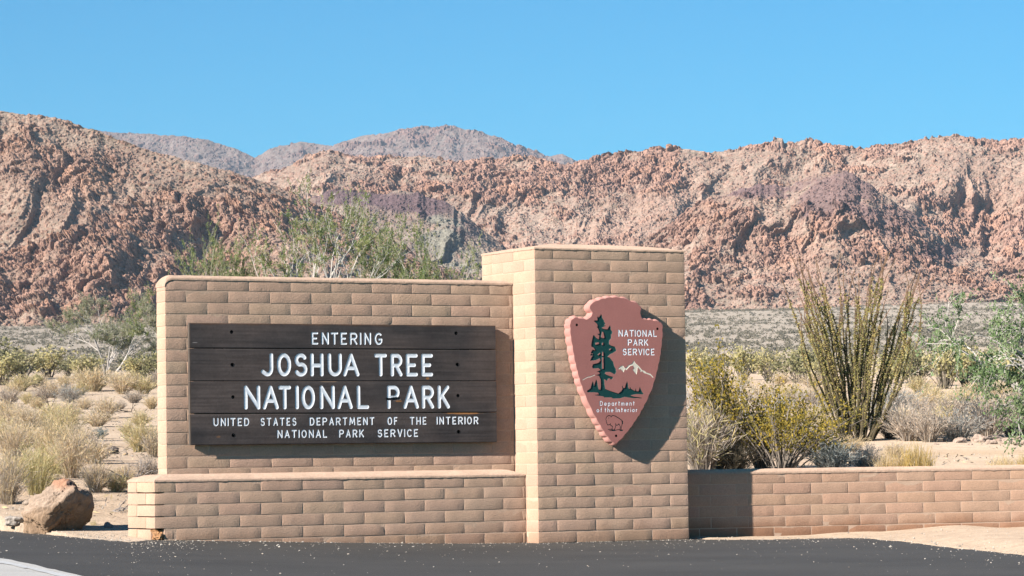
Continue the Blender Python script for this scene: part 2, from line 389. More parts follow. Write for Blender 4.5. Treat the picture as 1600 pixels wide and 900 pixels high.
mountain([(780, 500), (850, 470), (930, 425), (1000, 385), (1060, 340), (1090, 318), (1130, 306), (1180, 285), (1230, 292), (1270, 272), (1310, 263), (1350, 280), (1400, 316), (1450, 352), (1500, 392), (1560, 412), (1620, 402), (1950, 380)],
         [(-600, 492), (800, 490), (1060, 480), (1950, 482)], 1020, 1130, 760, 230, 401, 'rocky foothill with purple crest and deep shaded crags', rockiness=-.08, tone=1.1, tint=(1.04, .98, .95), amp=.95, x0=760, x1=3300, jag=1.2, bulge=34,
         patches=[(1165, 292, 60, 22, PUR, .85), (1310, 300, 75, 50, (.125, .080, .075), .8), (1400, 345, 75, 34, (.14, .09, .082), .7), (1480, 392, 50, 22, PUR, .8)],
         spots=[(1230, 400, 60, 45, .7), (1110, 340, 50, 30, .6), (1400, 390, 60, 40, .5), (1560, 450, 70, 30, .4)])
mountain([(-600, 165), (-100, 166), (0, 173), (40, 180), (80, 182), (110, 190), (150, 204), (200, 224), (250, 240), (300, 252), (340, 262), (400, 279), (450, 298), (520, 332), (600, 372), (680, 410), (760, 452), (800, 490)],
         [(-600, 545), (0, 535), (300, 520), (800, 505)], 850, 1010, 800, 330, 501, 'steep red brown rock mountain at left', rockiness=-.07, tone=1.04, tint=(1.05, .98, .93), amp=1.0, x0=-1700, x1=800, bulge=45,
         spots=[(120, 270, 90, 50, .9), (300, 340, 110, 40, .7), (390, 390, 60, 40, .6), (130, 430, 110, 40, .7), (30, 230, 50, 30, .5), (150, 215, 120, 18, -.5), (230, 290, 40, 30, -.6)])

# ------------------------------------------------------------------ masonry
RH, BL, BT = .10413, .4061, .203       # course height, block length, block thickness
PW, PD_ = 1.6244, 1.0174               # pillar
VB, VW, UB, UW = .2214, .4161, -3.689, -3.490
BD = .61
NPIL, NWALL, NBASE, NLOW = 26, 23, 6, 6
class Blocks:
    """rounded, slightly slumped blocks gathered into one mesh"""
    def __init__(s, seed): s.V = []; s.F = []; s.C = []; s.n = 0; s.r = np.random.default_rng(seed); s.cache = {}
    def _tmpl(s):
        if 't' in s.cache: return s.cache['t']
        na, nb, nc = 9, 7, 7
        idx = {}; L = []; F = []
        def vid(i, j, k):
            if (i, j, k) not in idx: idx[(i, j, k)] = len(L); L.append((i, j, k))
            return idx[(i, j, k)]
        for i in range(na - 1):
            for j in range(nb - 1):
                F.append([vid(i, j, nc - 1), vid(i + 1, j, nc - 1), vid(i + 1, j + 1, nc - 1), vid(i, j + 1, nc - 1)])
                F.append([vid(i, j, 0), vid(i, j + 1, 0), vid(i + 1, j + 1, 0), vid(i + 1, j, 0)])
        for i in range(na - 1):
            for k in range(nc - 1):
                F.append([vid(i, 0, k), vid(i + 1, 0, k), vid(i + 1, 0, k + 1), vid(i, 0, k + 1)])
                F.append([vid(i, nb - 1, k), vid(i, nb - 1, k + 1), vid(i + 1, nb - 1, k + 1), vid(i + 1, nb - 1, k)])
        for j in range(nb - 1):
            for k in range(nc - 1):
                F.append([vid(0, j, k), vid(0, j, k + 1), vid(0, j + 1, k + 1), vid(0, j + 1, k)])
                F.append([vid(na - 1, j, k), vid(na - 1, j + 1, k), vid(na - 1, j + 1, k + 1), vid(na - 1, j, k + 1)])
        s.cache['t'] = (np.array(L), np.array(F)); return s.cache['t']
    def block(s, lo, hi, tone, g=.0043, b=.0038, bend=None):
        lo = np.array(lo, float) + g; hi = np.array(hi, float) - g
        L, F = s._tmpl(); sz = hi - lo; r = s.r
        bb = np.minimum(b * r.uniform(.7, 1.3), sz * .3)
        def ax(n, k):
            S = sz[k]; q = bb[k]
            inner = np.linspace(q, S - q, n - 4)
            return np.concatenate([[0, .3 * q], inner, [S - .3 * q, S]])
        P = np.stack([ax(9, 0)[L[:, 0]], ax(7, 1)[L[:, 1]], ax(7, 2)[L[:, 2]]], -1)
        I = np.clip(P, bb, sz - bb); d = P - I; nn = np.linalg.norm(d, axis=1)
        m = np.abs(d / bb).max(1)
        P = I + np.where(nn[:, None] > 1e-9, d / np.maximum(nn, 1e-9)[:, None] * (m * bb.min())[:, None], 0) if True else P
        # grow back: keep outer faces on the box
        P = I + np.where(nn[:, None] > 1e-9, d / np.maximum(nn, 1e-9)[:, None] * np.maximum(np.abs(d).max(1), 0)[:, None], 0)
        zz = P[:, 2] / sz[2]
        cen = sz / 2; out = np.sign(P[:, :2] - cen[:2]) * (np.abs(P[:, :2] - cen[:2]) > cen[:2] - bb[:2] * 1.01)
        P[:, :2] += out * (.0022 * (1 - zz) ** 1.5 - .0005)[:, None]
        P = P + lo + np.append(r.normal(0, .0007, 2), r.normal(0, .0010))
        for _ in range(2):                                              # knocked corners
            if r.random() < .07:
                cn = lo + sz * (r.random(3) > .5); q = P - cn; e = np.exp(-(q ** 2).sum(1) / r.uniform(.010, .020) ** 2)
                P = P + np.sign(lo + sz / 2 - cn) * e[:, None] * r.uniform(.003, .009)
        w = np.stack([vnoise(P * 22 + 3.1 * k, 70 + k) for k in range(3)], -1) * .0015
        P = P + w
        if bend is not None: P = bend(P)
        c = np.array(tone) * (1 + r.normal(0, .022)) * (1 + r.normal(0, .008, 3))
        s.V.append(P); s.F.append(F + s.n); s.n += len(P); s.C.append(np.broadcast_to(c, (len(P), 3)))
    def build(s, name, parent, dirt=None):
        V = np.concatenate(s.V); C = np.concatenate(s.C)
        if dirt is not None: C = dirt(V, C)
        return mesh(name, V, np.concatenate(s.F), M_block, parent, C, True)
TONE = np.array([.385, .275, .185])
_tr = np.random.default_rng(5)
def tone():
    k = _tr.random()
    t = lerp(np.array([.498, .336, .230]), np.array([.505, .335, .235]), k)
    if _tr.random() < .12: t = lerp(t, np.array([.480, .318, .226]), .7)
    if _tr.random() < .10: t = lerp(t, np.array([.505, .350, .244]), .7)
    return t
def box(lo, hi, name, m, parent, seg=None):
    lo = np.array(lo, float); hi = np.array(hi, float)
    V = np.array([[(hi if (i >> k) & 1 else lo)[k] for k in range(3)] for i in range(8)])
    F = np.array([[0, 2, 3, 1], [4, 5, 7, 6], [0, 1, 5, 4], [2, 6, 7, 3], [0, 4, 6, 2], [1, 3, 7, 5]])
    return mesh(name, V, F, m, parent)
def dirt_low(V, C):
    k = (1 - sstep(.02, .20, V[:, 2] + fbm(V * 6, 3, 5) * .10)) * .55
    C = lerp(C, np.array([.33, .19, .115]), k[:, None])
    return C
def dome(name, u0, u1, v0, v1, z0, h, run, m, parent, nu=90, nv=24, seed=0, bend=None, rough=.004, sk=.0):
    """rounded mortar cap over a masonry top"""
    def spaced(a, b, n):
        s = np.linspace(-1, 1, n); s = np.sign(s) * (1 - (1 - np.abs(s)) ** 2.0)
        return (a + b) / 2 + (b - a) / 2 * s
    U, V = np.meshgrid(spaced(u0, u1, nu), spaced(v0, v1, nv))
    e = np.minimum(np.minimum(U - u0, u1 - U), np.minimum(V - v0, v1 - V))
    Z = z0 + h * np.sin(np.clip(e / run, 0, 1) * math.pi / 2) ** .8
    P = np.stack([U, V, Z], -1); nz = fbm(P * 14, 4, 80 + seed)
    P[..., 2] += nz * rough * np.clip(e / .01, 0, 1) + .004
    jag = fbm(P * np.array([30, 30, 0]), 3, 81 + seed) * .004 * (e < 1e-6)
    P[..., 1] += jag * np.sign(V - (v0 + v1) / 2); P[..., 0] += jag * np.sign(U - (u0 + u1) / 2)
    P[..., 2] -= np.where(e < 1e-6, .014 + 2 * np.abs(jag), 0)
    P = P.reshape(-1, 3)
    if bend is not None: P = bend(P)
    return mesh(name, P, grid_faces(*U.shape), m, parent, smooth=True)

mon = empty('entrance_monument', (0, 0, 0), TH)
tag(mon, 'tan slump block monument with tall pillar, low plinth and wall carrying the park sign', 'monument')
def pillar():
    B = Blocks(1)
    for r in range(-1, NPIL):
        z0, z1 = r * RH, (r + 1) * RH
        if (NPIL - 1 - r) % 2 == 0:
            for k in range(3):
                a, b = BT + k * BL, BT + (k + 1) * BL
                B.block((a, 0, z0), (b, BT, z1), tone()); 
                if k < 3: B.block((a, PD_ - BT, z0), (b, PD_, z1), tone())
            for (x0, x1) in ((0, BT), (PW - BT, PW)):
                for (a, b) in ((0, BL), (BL, 2 * BL), (2 * BL, PD_)): B.block((x0, a, z0), (x1, b, z1), tone())
        else:
            for k in range(4):
                B.block((k * BL, 0, z0), ((k + 1) * BL, BT, z1), tone())
                B.block((k * BL, PD_ - BT, z0), ((k + 1) * BL, PD_, z1), tone())
            for (x0, x1) in ((0, BT), (PW - BT, PW)):
                for (a, b) in ((BT, BT + BL), (BT + BL, PD_ - BT)):
                    B.block((x0, a, z0), (x1, b, z1), tone())
    B.build('pillar', mon, dirt_low)
    i = .0060
    o = box((i, i, -.15), (PW - i, PD_ - i, NPIL * RH - .006), 'pillar_mortar', M_mortar, mon)
    dome('pillar_cap', -.001, PW + .001, -.001, PD_ + .001, NPIL * RH - .004, .085, .80, M_cap, mon, 80, 60, 1)
pillar()
def round_end(P):
    R = .085; du = np.clip(P[:, 0] - UW, 0, R); zt = NWALL * RH + .03; P = P.copy()
    P[:, 2] -= sstep(zt - .16, zt, P[:, 2]) * (R - np.sqrt(R * R - (R - du) ** 2)) * .85
    return P
def sign_wall():
    B = Blocks(2); z_b = NBASE * RH
    for r in range(NBASE - 1, NWALL):
        z0, z1 = r * RH, (r + 1) * RH
        u = UW; first = BL if (NWALL - 1 - r) % 2 == 0 else BL / 2
        L = first
        while u < -.03:
            e = min(u + L, -.004); B.block((u, VW, z0), (e, VW + BT, z1), tone(), bend=round_end); u += L; L = BL
    B.build('sign_wall', mon)
    i = .0060
    box((UW + i, VW + i, z_b - .1), (-.001, VW + BT - i, NWALL * RH - .09), 'wall_mortar', M_mortar, mon)
    box((UW + .1, VW + i, NWALL * RH - .1), (-.001, VW + BT - i, NWALL * RH - .006), 'wall_mortar', M_mortar, mon)
    dome('wall_cap', UW - .001, -.003, VW - .001, VW + BT + .001, NWALL * RH, .030, .085, M_cap, mon, 200, 24, 2, round_end)
sign_wall()
def plinth():
    B = Blocks(3)
    for r in range(-1, NBASE):
        z0, z1 = r * RH, (r + 1) * RH; u = UB
        odd = (NBASE - 1 - r) % 2 == 0
        L = BL / 2 if odd else BL
        if odd:
            if r == 1: B.block((UB, VB + .095, z0), (UB + BT, VB + BL, z1), tone()); B.block((UB + .085, VB, z0), (UB + BT, VB + .1, z1), tone(), b=.02)
            else: B.block((UB, VB, z0), (UB + BT, VB + BL, z1), tone())
            B.block((UB, VB + BL, z0), (UB + BT, VB + BD, z1), tone())
        else:
            B.block((UB, VB + BT, z0), (UB + BT, VB + BD, z1), tone())
        while u < -.03:
            e = min(u + L, -.004)
            if r == 1 and u == UB + 99: pass
            if not (odd and u == UB):
                if not (r == 0 and u == UB): B.block((u, VB, z0), (e, VB + BT, z1), tone())
                else: B.block((u + .075, VB + .004, z0), (e, VB + BT, z1), tone())
            u += L; L = BL
    # back face
    for r in range(-1, NBASE):
        for k in range(9): 
            a = UB + BT + k * BL; B.block((a, VB + BD - BT, r * RH), (min(a + BL, -.004), VB + BD, (r + 1) * RH), tone())
    B.build('plinth', mon, dirt_low)
    i = .0060
    box((UB + i + .09, VB + i, -.15), (-.001, VB + BD - i, NBASE * RH - .006), 'plinth_mortar', M_mortar, mon)
    dome('plinth_ledge', UB - .001, -.003, VB - .001, VB + BD + .001, NBASE * RH, .052, .19, M_cap, mon, 220, 40, 3)
plinth()

# low garden wall running off to the right of the pillar
def low_wall():
    S = np.linspace(-.3, 9, 400); ang = TH - np.radians(3.2) * np.clip(S, 0, 7) - .02
    VL = VB + .045; x0 = PW * cT - VL * sT; y0 = PW * sT + VL * cT
    ds = S[1] - S[0]; X = x0 + np.concatenate([[0], np.cumsum(np.cos(ang[:-1]) * ds)]); Y = y0 + np.concatenate([[0], np.cumsum(np.sin(ang[:-1]) * ds)])
    k0 = np.argmin(np.abs(S)); X -= X[k0] - x0; Y -= Y[k0] - y0
    def bend(P):
        x = np.interp(P[:, 0], S, X); y = np.interp(P[:, 0], S, Y); a = np.interp(P[:, 0], S, ang)
        return np.stack([x - np.sin(a) * P[:, 1], y + np.cos(a) * P[:, 1], P[:, 2] - .012], -1)
    root = empty('low_block_wall', (0, 0, 0))
    tag(root, 'low curved tan block wall running from the pillar off to the right', 'wall')
    B = Blocks(4)
    for r in range(-1, NLOW):
        s = .004 if r % 2 else -BL * .5 + .08; first = True
        while s < 8.4:
            a = max(s, .004); 
            if s + BL > .03: B.block((a, 0, r * RH), (s + BL, BT, (r + 1) * RH), np.array(tone()) * np.array([1.0, .95, .92]), bend=bend)
            s += BL
    def dirt(V, C):
        k = (1 - sstep(.05, .19, V[:, 2] + fbm(V * 5, 3, 6) * .09)) * .8
        return lerp(C, np.array([.33, .165, .09]), k[:, None])
    B.build('block_course', root, dirt)
    P = []; ss = np.linspace(.002, 8.4, 160); i = .0060
    for s in ss: P += [(s, i, -.15), (s, i, NLOW * RH - .006), (s, BT - i, NLOW * RH - .006), (s, BT - i, -.15)]
    mesh('wall_mortar', bend(np.array(P)), grid_faces(160, 4), M_mortar, root)
    dome('wall_cap', .002, 8.4, -.001, BT + .001, NLOW * RH, .034, .075, M_cap, root, 320, 24, 5, bend)
low_wall()

# broken corner of the plinth
def chunk(name, loc, size, seed, col, mt, parent=None, sub=24, rough=.25, col2=None):
    a = np.linspace(0, math.pi, sub)[:, None]; b = np.linspace(0, 2 * math.pi, sub * 2)[None]
    d = np.stack([np.sin(a) * np.cos(b), np.sin(a) * np.sin(b), np.cos(a) + 0 * b], -1)
    r = 1 + rough * fbm(d * 1.6 + seed * 3.7, 3, seed) * 1.8
    w1, w2, wi = worley(d * 1.9 + seed, seed + 5); r = r * (.86 + .25 * wi * rough * 2)
    P = (d * r[..., None] * np.array(size)).reshape(-1, 3)
    c = np.broadcast_to(np.array(col), P.shape)
    if col2 is not None: c = lerp(c, np.array(col2), sstep(-.1, .4, fbm(P / np.max(size) * 2.4, 3, seed + 9))[:, None])
    return mesh(name, P, grid_faces(sub, sub * 2), mt, parent, c, False, loc)
chunk('broken_corner', (UB + .075, VB + .062, 1.42 * RH), (.066, .052, .062), 3, (.46, .26, .13), M_boul, mon, 30, .55, (.33, .15, .06))

# ------------------------------------------------------------------ stroke lettering
def arc(cx, cy, rx, ry, a0, a1, n=14):
    a = np.radians(np.linspace(a0, a1, n)); return [(cx + rx * math.cos(t), cy + ry * math.sin(t)) for t in a]
GL = {
 'A': [[(0, 0), (.5, 1), (1, 0)], [(.2, .33), (.8, .33)]],
 'C': [arc(.56, .5, .56, .5, 48, 312)],
 'D': [[(0, 0), (0, 1), (.4, 1)] + arc(.42, .5, .58, .5, 90, -90) + [(0, 0)]],
 'E': [[(1, 1), (0, 1), (0, 0), (1, 0)], [(0, .5), (.78, .5)]],
 'F': [[(1, 1), (0, 1), (0, 0)], [(0, .52), (.78, .52)]],
 'G': [arc(.52, .5, .52, .5, 50, 300) + [(.95, .2), (.97, .44), (.58, .44)]],
 'H': [[(0, 0), (0, 1)], [(1, 0), (1, 1)], [(0, .47), (1, .47)]],
 'I': [[(.5, 0), (.5, 1)]],
 'J': [[(1, 1), (1, .34)] + arc(.52, .3, .48, .30, 0, -120) + [(0, .14)]],
 'K': [[(0, 0), (0, 1)], [(.95, 1), (.05, .42)], [(.3, .58), (1, 0)]],
 'L': [[(0, 1), (0, 0), (1, 0)]],
 'M': [[(0, 0), (.12, 1), (.5, .2), (.88, 1), (1, 0)]],
 'N': [[(0, 0), (0, 1), (1, 0), (1, 1)]],
 'O': [arc(.5, .5, .5, .5, 0, 360, 28)],
 'P': [[(0, 0), (0, 1), (.5, 1)] + arc(.52, .74, .48, .26, 90, -90) + [(0, .48)]],
 'R': [[(0, 0), (0, 1), (.5, 1)] + arc(.52, .74, .48, .26, 90, -90) + [(0, .48)], [(.45, .48), (1, 0)]],
 'S': [arc(.5, .75, .46, .25, 30, 250, 12) + arc(.5, .26, .5, .27, 80, -150, 14)],
 'T': [[(0, 1), (1, 1)], [(.5, 1), (.5, 0)]],
 'U': [[(0, 1), (0, .36)] + arc(.5, .36, .5, .36, 180, 360) + [(1, 1)]],
 'V': [[(0, 1), (.5, 0), (1, 1)]],
 'e': [[(0, .32), (1, .32)] + arc(.5, .31, .5, .31, 5, 320)],
 'p': [[(0, .6), (0, -.28)], arc(.48, .31, .5, .31, 0, 360, 20)],
 'a': [arc(.5, .31, .5, .31, 0, 360, 20), [(1, .62), (1, 0)]],
 'r': [[(0, .62), (0, 0)], [(0, .36)] + arc(.55, .34, .5, .28, 170, 60, 8)],
 't': [[(.45, .95), (.45, 0)], [(0, .66), (1, .66)]],
 'm': [[(0, .62), (0, 0)], [(0, .4)] + arc(.25, .4, .25, .22, 180, 0, 8) + [(.5, 0)], [(.5, .4)] + arc(.75, .4, .25, .22, 180, 0, 8) + [(1, 0)]],
 'n': [[(0, .62), (0, 0)], [(0, .36)] + arc(.5, .36, .5, .26, 180, 0, 10) + [(1, 0)]],
 'o': [arc(.5, .31, .5, .31, 0, 360, 20)],
 'f': [[(.4, 0), (.4, .75)] + arc(.72, .76, .32, .24, 180, 60, 6), [(0, .58), (.9, .58)]],
 'h': [[(0, 1), (0, 0)], [(0, .36)] + arc(.5, .36, .5, .26, 180, 0, 10) + [(1, 0)]],
 'i': [[(.5, .62), (.5, 0)], [(.5, .9), (.5, .92)]],
}
WD = {'I': .12, 'i': .12, 'M': 1.25, 'm': 1.15, 'r': .55, 't': .55, 'f': .55, 'L': .85, 'J': .9, 'O': 1.05, 'N': 1.0, 'E': .85, 'F': .8, 'S': .9, 'e': .85, 'o': .9, 'p': .85, 'n': .8, 'h': .8, 'a': .85}
def letter(ch, u0, u1, z0, z1, hw):
    """strokes of a letter whose ink fills the box"""
    out = []
    a0, a1, b0, b1 = u0 + hw, u1 - hw, z0 + hw, z1 - hw
    if ch in 'Ii': a0 = a1 = (u0 + u1) / 2
    for st in GL[ch]: out.append(np.array([(lerp(a0, a1, x), lerp(b0, b1, y)) for x, y in st]))
    return out
def word(txt, u0, u1, z0, z1, hw, gap=.34):
    """letters spread over [u0, u1] by their usual widths"""
    out = []; ws = [WD.get(c, 1.) for c in txt]; tot = sum(ws) + gap * (len(txt) - 1); k = (u1 - u0) / tot; u = u0
    for c, w in zip(txt, ws):
        out += letter(c, u, u + w * k, z0, z1, hw); u += (w + gap) * k
    return out
def sdf_strokes(X, Z, strokes, hw, sd):
    """least distance from the grid points to the strokes, minus half the stroke width; written into sd"""
    du = X[0, 1] - X[0, 0]; x0 = X[0, 0]; z0 = Z[0, 0]; pad = hw + .03
    for s in strokes:
        i0 = max(int((s[:, 0].min() - pad - x0) / du), 0); i1 = min(int((s[:, 0].max() + pad - x0) / du) + 2, X.shape[1])
        j0 = max(int((s[:, 1].min() - pad - z0) / du), 0); j1 = min(int((s[:, 1].max() + pad - z0) / du) + 2, X.shape[0])
        if i1 <= i0 or j1 <= j0: continue
        x = X[j0:j1, i0:i1]; z = Z[j0:j1, i0:i1]; best = sd[j0:j1, i0:i1]
        for (a, b) in zip(s[:-1], s[1:]):
            d = b - a; L = max(d @ d, 1e-12)
            t = np.clip(((x - a[0]) * d[0] + (z - a[1]) * d[1]) / L, 0, 1)
            best = np.minimum(best, np.hypot(x - a[0] - t * d[0], z - a[1] - t * d[1]) - hw)
        sd[j0:j1, i0:i1] = best
    return sd
def sdf_poly(X, Z, poly):
    poly = np.asarray(poly); d = np.full(X.shape, 9.); ins = np.zeros(X.shape, bool)
    for a, b in zip(poly, np.roll(poly, -1, 0)):
        e = b - a; L = max(e @ e, 1e-12)
        t = np.clip(((X - a[0]) * e[0] + (Z - a[1]) * e[1]) / L, 0, 1)
        d = np.minimum(d, np.hypot(X - a[0] - t * e[0], Z - a[1] - t * e[1]))
        if a[1] != b[1]:
            c = ((a[1] > Z) != (b[1] > Z)) & (X < (b[0] - a[0]) * (Z - a[1]) / (b[1] - a[1]) + a[0]); ins ^= c
    return np.where(ins, -d, d)
def snap(X, Z, sd, h):
    """pull grid points next to a contour onto it, so that cut edges come out smooth"""
    gz, gx = np.gradient(sd, h); k = (np.abs(sd) < .62 * h); g = np.hypot(gx, gz) + 1e-9
    return X - np.where(k, sd * gx / g ** 2, 0), Z - np.where(k, sd * gz / g ** 2, 0)
def sub_mesh(name, P, quads, keep, m, parent, cols, smooth=True):
    q = quads[keep]; u, inv = np.unique(q, return_inverse=True)
    return mesh(name, P[u], inv.reshape(-1, 4), m, parent, cols[u], smooth)

# ------------------------------------------------------------------ the timber sign
VS = VW - .068                         # its front plane
def zp(zx, zy): return mon_plane(280 + zx / 3.077, 480 + zy / 3.075, VS)
sign = empty('wooden_sign', (0, 0, 0), TH)
tag(sign, 'dark brown timber plank sign with routed white park lettering on the block wall', 'sign')
s_u0 = (mon_plane(296, 505, VS)[0] + mon_plane(300, 697, VS)[0]) / 2; s_u1 = (mon_plane(773.5, 508, VS)[0] + mon_plane(777, 691, VS)[0]) / 2
_zc = lambda y: mon_plane(536, y, VS)[1]
s_edges = [_zc(506.5), _zc(545.3), _zc(595.6), _zc(645.5), _zc(693.5)]
def make_sign():
    h = .003
    Xs = np.arange(s_u0, s_u1 + h * .5, h); Zs = np.arange(s_edges[-1], s_edges[0] + h * .5, h)
    X, Z = np.meshgrid(Xs, Zs); sd = np.full(X.shape, 9.)
    inked = []
    def line(chars, y0, y1, hw, sd, gaps=()):
        cut = [chars[0][1] - 12] + list(gaps) + [chars[-1][2] + 12]
        for a, b in zip(cut[:-1], cut[1:]): inked.append((zp(a, 350)[0], zp(b, 350)[0], zp(805, y1 + 8)[1], zp(805, y0 - 8)[1]))
        for (c, a, b) in chars:
            xm = (a + b) / 2; ym = (y0 + y1) / 2
            u0 = zp(a, ym)[0]; u1 = zp(b, ym)[0]; z1 = zp(805, y0)[1]; z0 = zp(805, y1)[1]
            sdf_strokes(X, Z, letter(c, u0, u1, z0, z1, hw), hw, sd)
    line([('E', 636, 668), ('N', 684, 719), ('T', 728, 764), ('E', 775, 806), ('R', 820, 856), ('I', 866, 876), ('N', 888, 922), ('G', 938, 977)], 121, 180, .0088, sd)
    line([('J', 393, 452), ('O', 470, 538), ('S', 553, 616), ('H', 630, 694), ('U', 714, 782), ('A', 787, 866), ('T', 938, 999), ('R', 1016, 1073), ('E', 1090, 1147), ('E', 1164, 1220)], 222, 332, .0174, sd, [900])
    line([('N', 311, 389), ('A', 400, 478), ('T', 476, 537), ('I', 557, 575), ('O', 586, 652), ('N', 675, 747), ('A', 758, 833), ('L', 853, 912), ('P', 999, 1059), ('A', 1076, 1151), ('R', 1165, 1224), ('K', 1241, 1300)], 376, 489, .0174, sd, [955])
    def words(ws, y0, y1, hw, sd):
        for (t, a, b) in ws:
            ym = (y0 + y1) / 2; inked.append((zp(a - 8, ym)[0], zp(b + 8, ym)[0], zp(805, y1 + 6)[1], zp(805, y0 - 6)[1]))
            sdf_strokes(X, Z, word(t, zp(a, ym)[0], zp(b, ym)[0], zp(805, y1)[1], zp(805, y0)[1], hw, .36), hw, sd)
    words([('UNITED', 163, 336), ('STATES', 390, 563), ('DEPARTMENT', 626, 938), ('OF', 1000, 1049), ('THE', 1108, 1188), ('INTERIOR', 1238, 1438)], 528, 567, .0064, sd)
    words([('NATIONAL', 471, 711), ('PARK', 768, 888), ('SERVICE', 953, 1148)], 587, 626, .0064, sd)
    # splits and worn spots
    crack = np.full(X.shape, 9.)
    def cr(x0, y0, x1, y1, hw): sdf_strokes(X, Z, [np.array([zp(x0, y0), zp(x1, y1)])], hw, crack)
    cr(1000, 441, 1060, 440, .009); cr(1030, 442, 1048, 440, .014)
    crack = crack + fbm(np.stack([X * 18, Z * 60, 0 * X], -1), 3, 3) * .004
    sd = np.where(crack < .001, np.maximum(sd, .004), sd)
    X2, Z2 = snap(X, Z, sd, h)
    depth = np.where(sd < 0, -.0034 * (1 - np.clip(1 + sd / .012, 0, 1) ** 2.2), 0)
    depth = depth - .014 * sstep(.002, -.003, crack)
    grain = fbm(np.stack([X * 2.5, Z * 70, 0 * X], -1), 4, 8); blot = fbm(np.stack([X * 3, Z * 5, 0 * X], -1), 4, 9)
    depth = depth + grain * .0007
    col = lerp(np.array([.084, .064, .055]), np.array([.050, .042, .039]), (blot * 1.3 + .45).clip(0, 1)[..., None])
    col = col * (1 + grain * .38)[..., None]
    ORG = np.array([.34, .15, .05])
    def spot(x, y, rx, ry, k, c=ORG):
        nonlocal col
        p = zp(x, y); g = np.exp(-((X - p[0]) / rx) ** 2 - ((Z - p[1]) / ry) ** 2) + .25 * fbm(np.stack([X * 25, Z * 90, 0 * X], -1), 3, 14)
        col = lerp(col, c, (sstep(.35, .7, g) * k)[..., None])
    spot(1055, 452, .04, .008, .9); spot(1195, 342, .02, .012, .9); spot(190, 622, .025, .012, .35)
    spot(720, 358, .11, .004, .8, np.array([.30, .20, .13])); spot(75, 170, .03, .003, .9, np.array([.35, .3, .27]))
    spot(1365, 510, .21, .010, .9)
    top = s_edges[0]
    col = lerp(col, np.array([.11, .06, .035]), (sstep(.02, .0, top - Z + .012 * fbm(np.stack([X * 9, 0 * X, 0 * X], -1), 3, 2)) * .7)[..., None])
    holes = [(252, 119), (1331, 125), (255, 276), (1337, 275), (258, 432), (1340, 425), (260, 615), (1343, 598)]
    hp = [zp(*p) for p in holes]; hr = .0165
    hd = np.full(X.shape, 9.)
    for p in hp: hd = np.minimum(hd, np.hypot(X - p[0], Z - p[1]) - hr)
    X2, Z2 = (lambda a: (np.where(np.abs(hd) < .62 * h, a[0], X2), np.where(np.abs(hd) < .62 * h, a[1], Z2)))(snap(X, Z, hd, h))
    cc = lambda a: (a[:-1, :-1] + a[1:, :-1] + a[:-1, 1:] + a[1:, 1:]) / 4
    sdc, hdc, Zc, Xc = cc(sd).ravel(), cc(hd).ravel(), cc(Z).ravel(), cc(X).ravel()
    quads = grid_faces(*X.shape)
    bow = [.0, .004, -.002, .003]
    for k in range(4):
        zt, zb = s_edges[k] - .0022, s_edges[k + 1] + .0022
        if k == 0: zt = s_edges[0]
        e = np.minimum(zt - Z, Z - zb)
        dep = depth - .006 * np.clip(1 - e / .005, 0, 1) ** 2
        P = np.stack([X2, VS - dep + bow[k] * .5, np.clip(Z2, zb, zt)], -1).reshape(-1, 3)
        inb = (Zc < zt + .002) & (Zc > zb - .002)
        pl = sub_mesh('plank', P, quads, inb & (sdc >= 0) & (hdc >= 0), M_wood, sign, col.reshape(-1, 3))
        wd = box((s_u0, VS + .022, zb), (s_u1, VW - .012, zt), 'plank_core', M_wood, pl)
        at = wd.data.color_attributes.new('col', 'FLOAT_COLOR', 'POINT')
        at.data.foreach_set('color', np.tile([.10, .078, .062, 1], 8).astype(np.float32))
        for (wa, wb, wc, wd_) in inked:
            kp = inb & (sdc < 0) & (Xc > wa) & (Xc < wb) & (Zc > wc) & (Zc < wd_)
            if kp.sum() > 20: sub_mesh('lettering', P, quads, kp, M_paint, pl, col.reshape(-1, 3))
    for p in hp:
        a = np.linspace(0, 2 * math.pi, 25)[:-1]
        ring = np.stack([p[0] + hr * np.cos(a), 0 * a, p[1] + hr * np.sin(a)], -1)
        V = np.concatenate([ring + [0, VS - .0002, 0], ring + [0, VS + .02, 0], [[p[0], VS + .02, p[1]]]])
        i = np.arange(24); j = np.roll(i, -1)
        mesh('bolt_hole', V, [np.stack([i, j, j + 24, i + 24], -1), np.stack([i + 24, j + 24, 0 * i + 48], -1)], M_hole, sign)
    box((s_u0 + .25, VW - .014, s_edges[-1] + .08), (s_u0 + .34, VW + .004, s_edges[0] - .08), 'mounting_batten', M_hole, sign)
    box((s_u1 - .34, VW - .014, s_edges[-1] + .08), (s_u1 - .25, VW + .004, s_edges[0] - .08), 'mounting_batten', M_hole, sign)
make_sign()

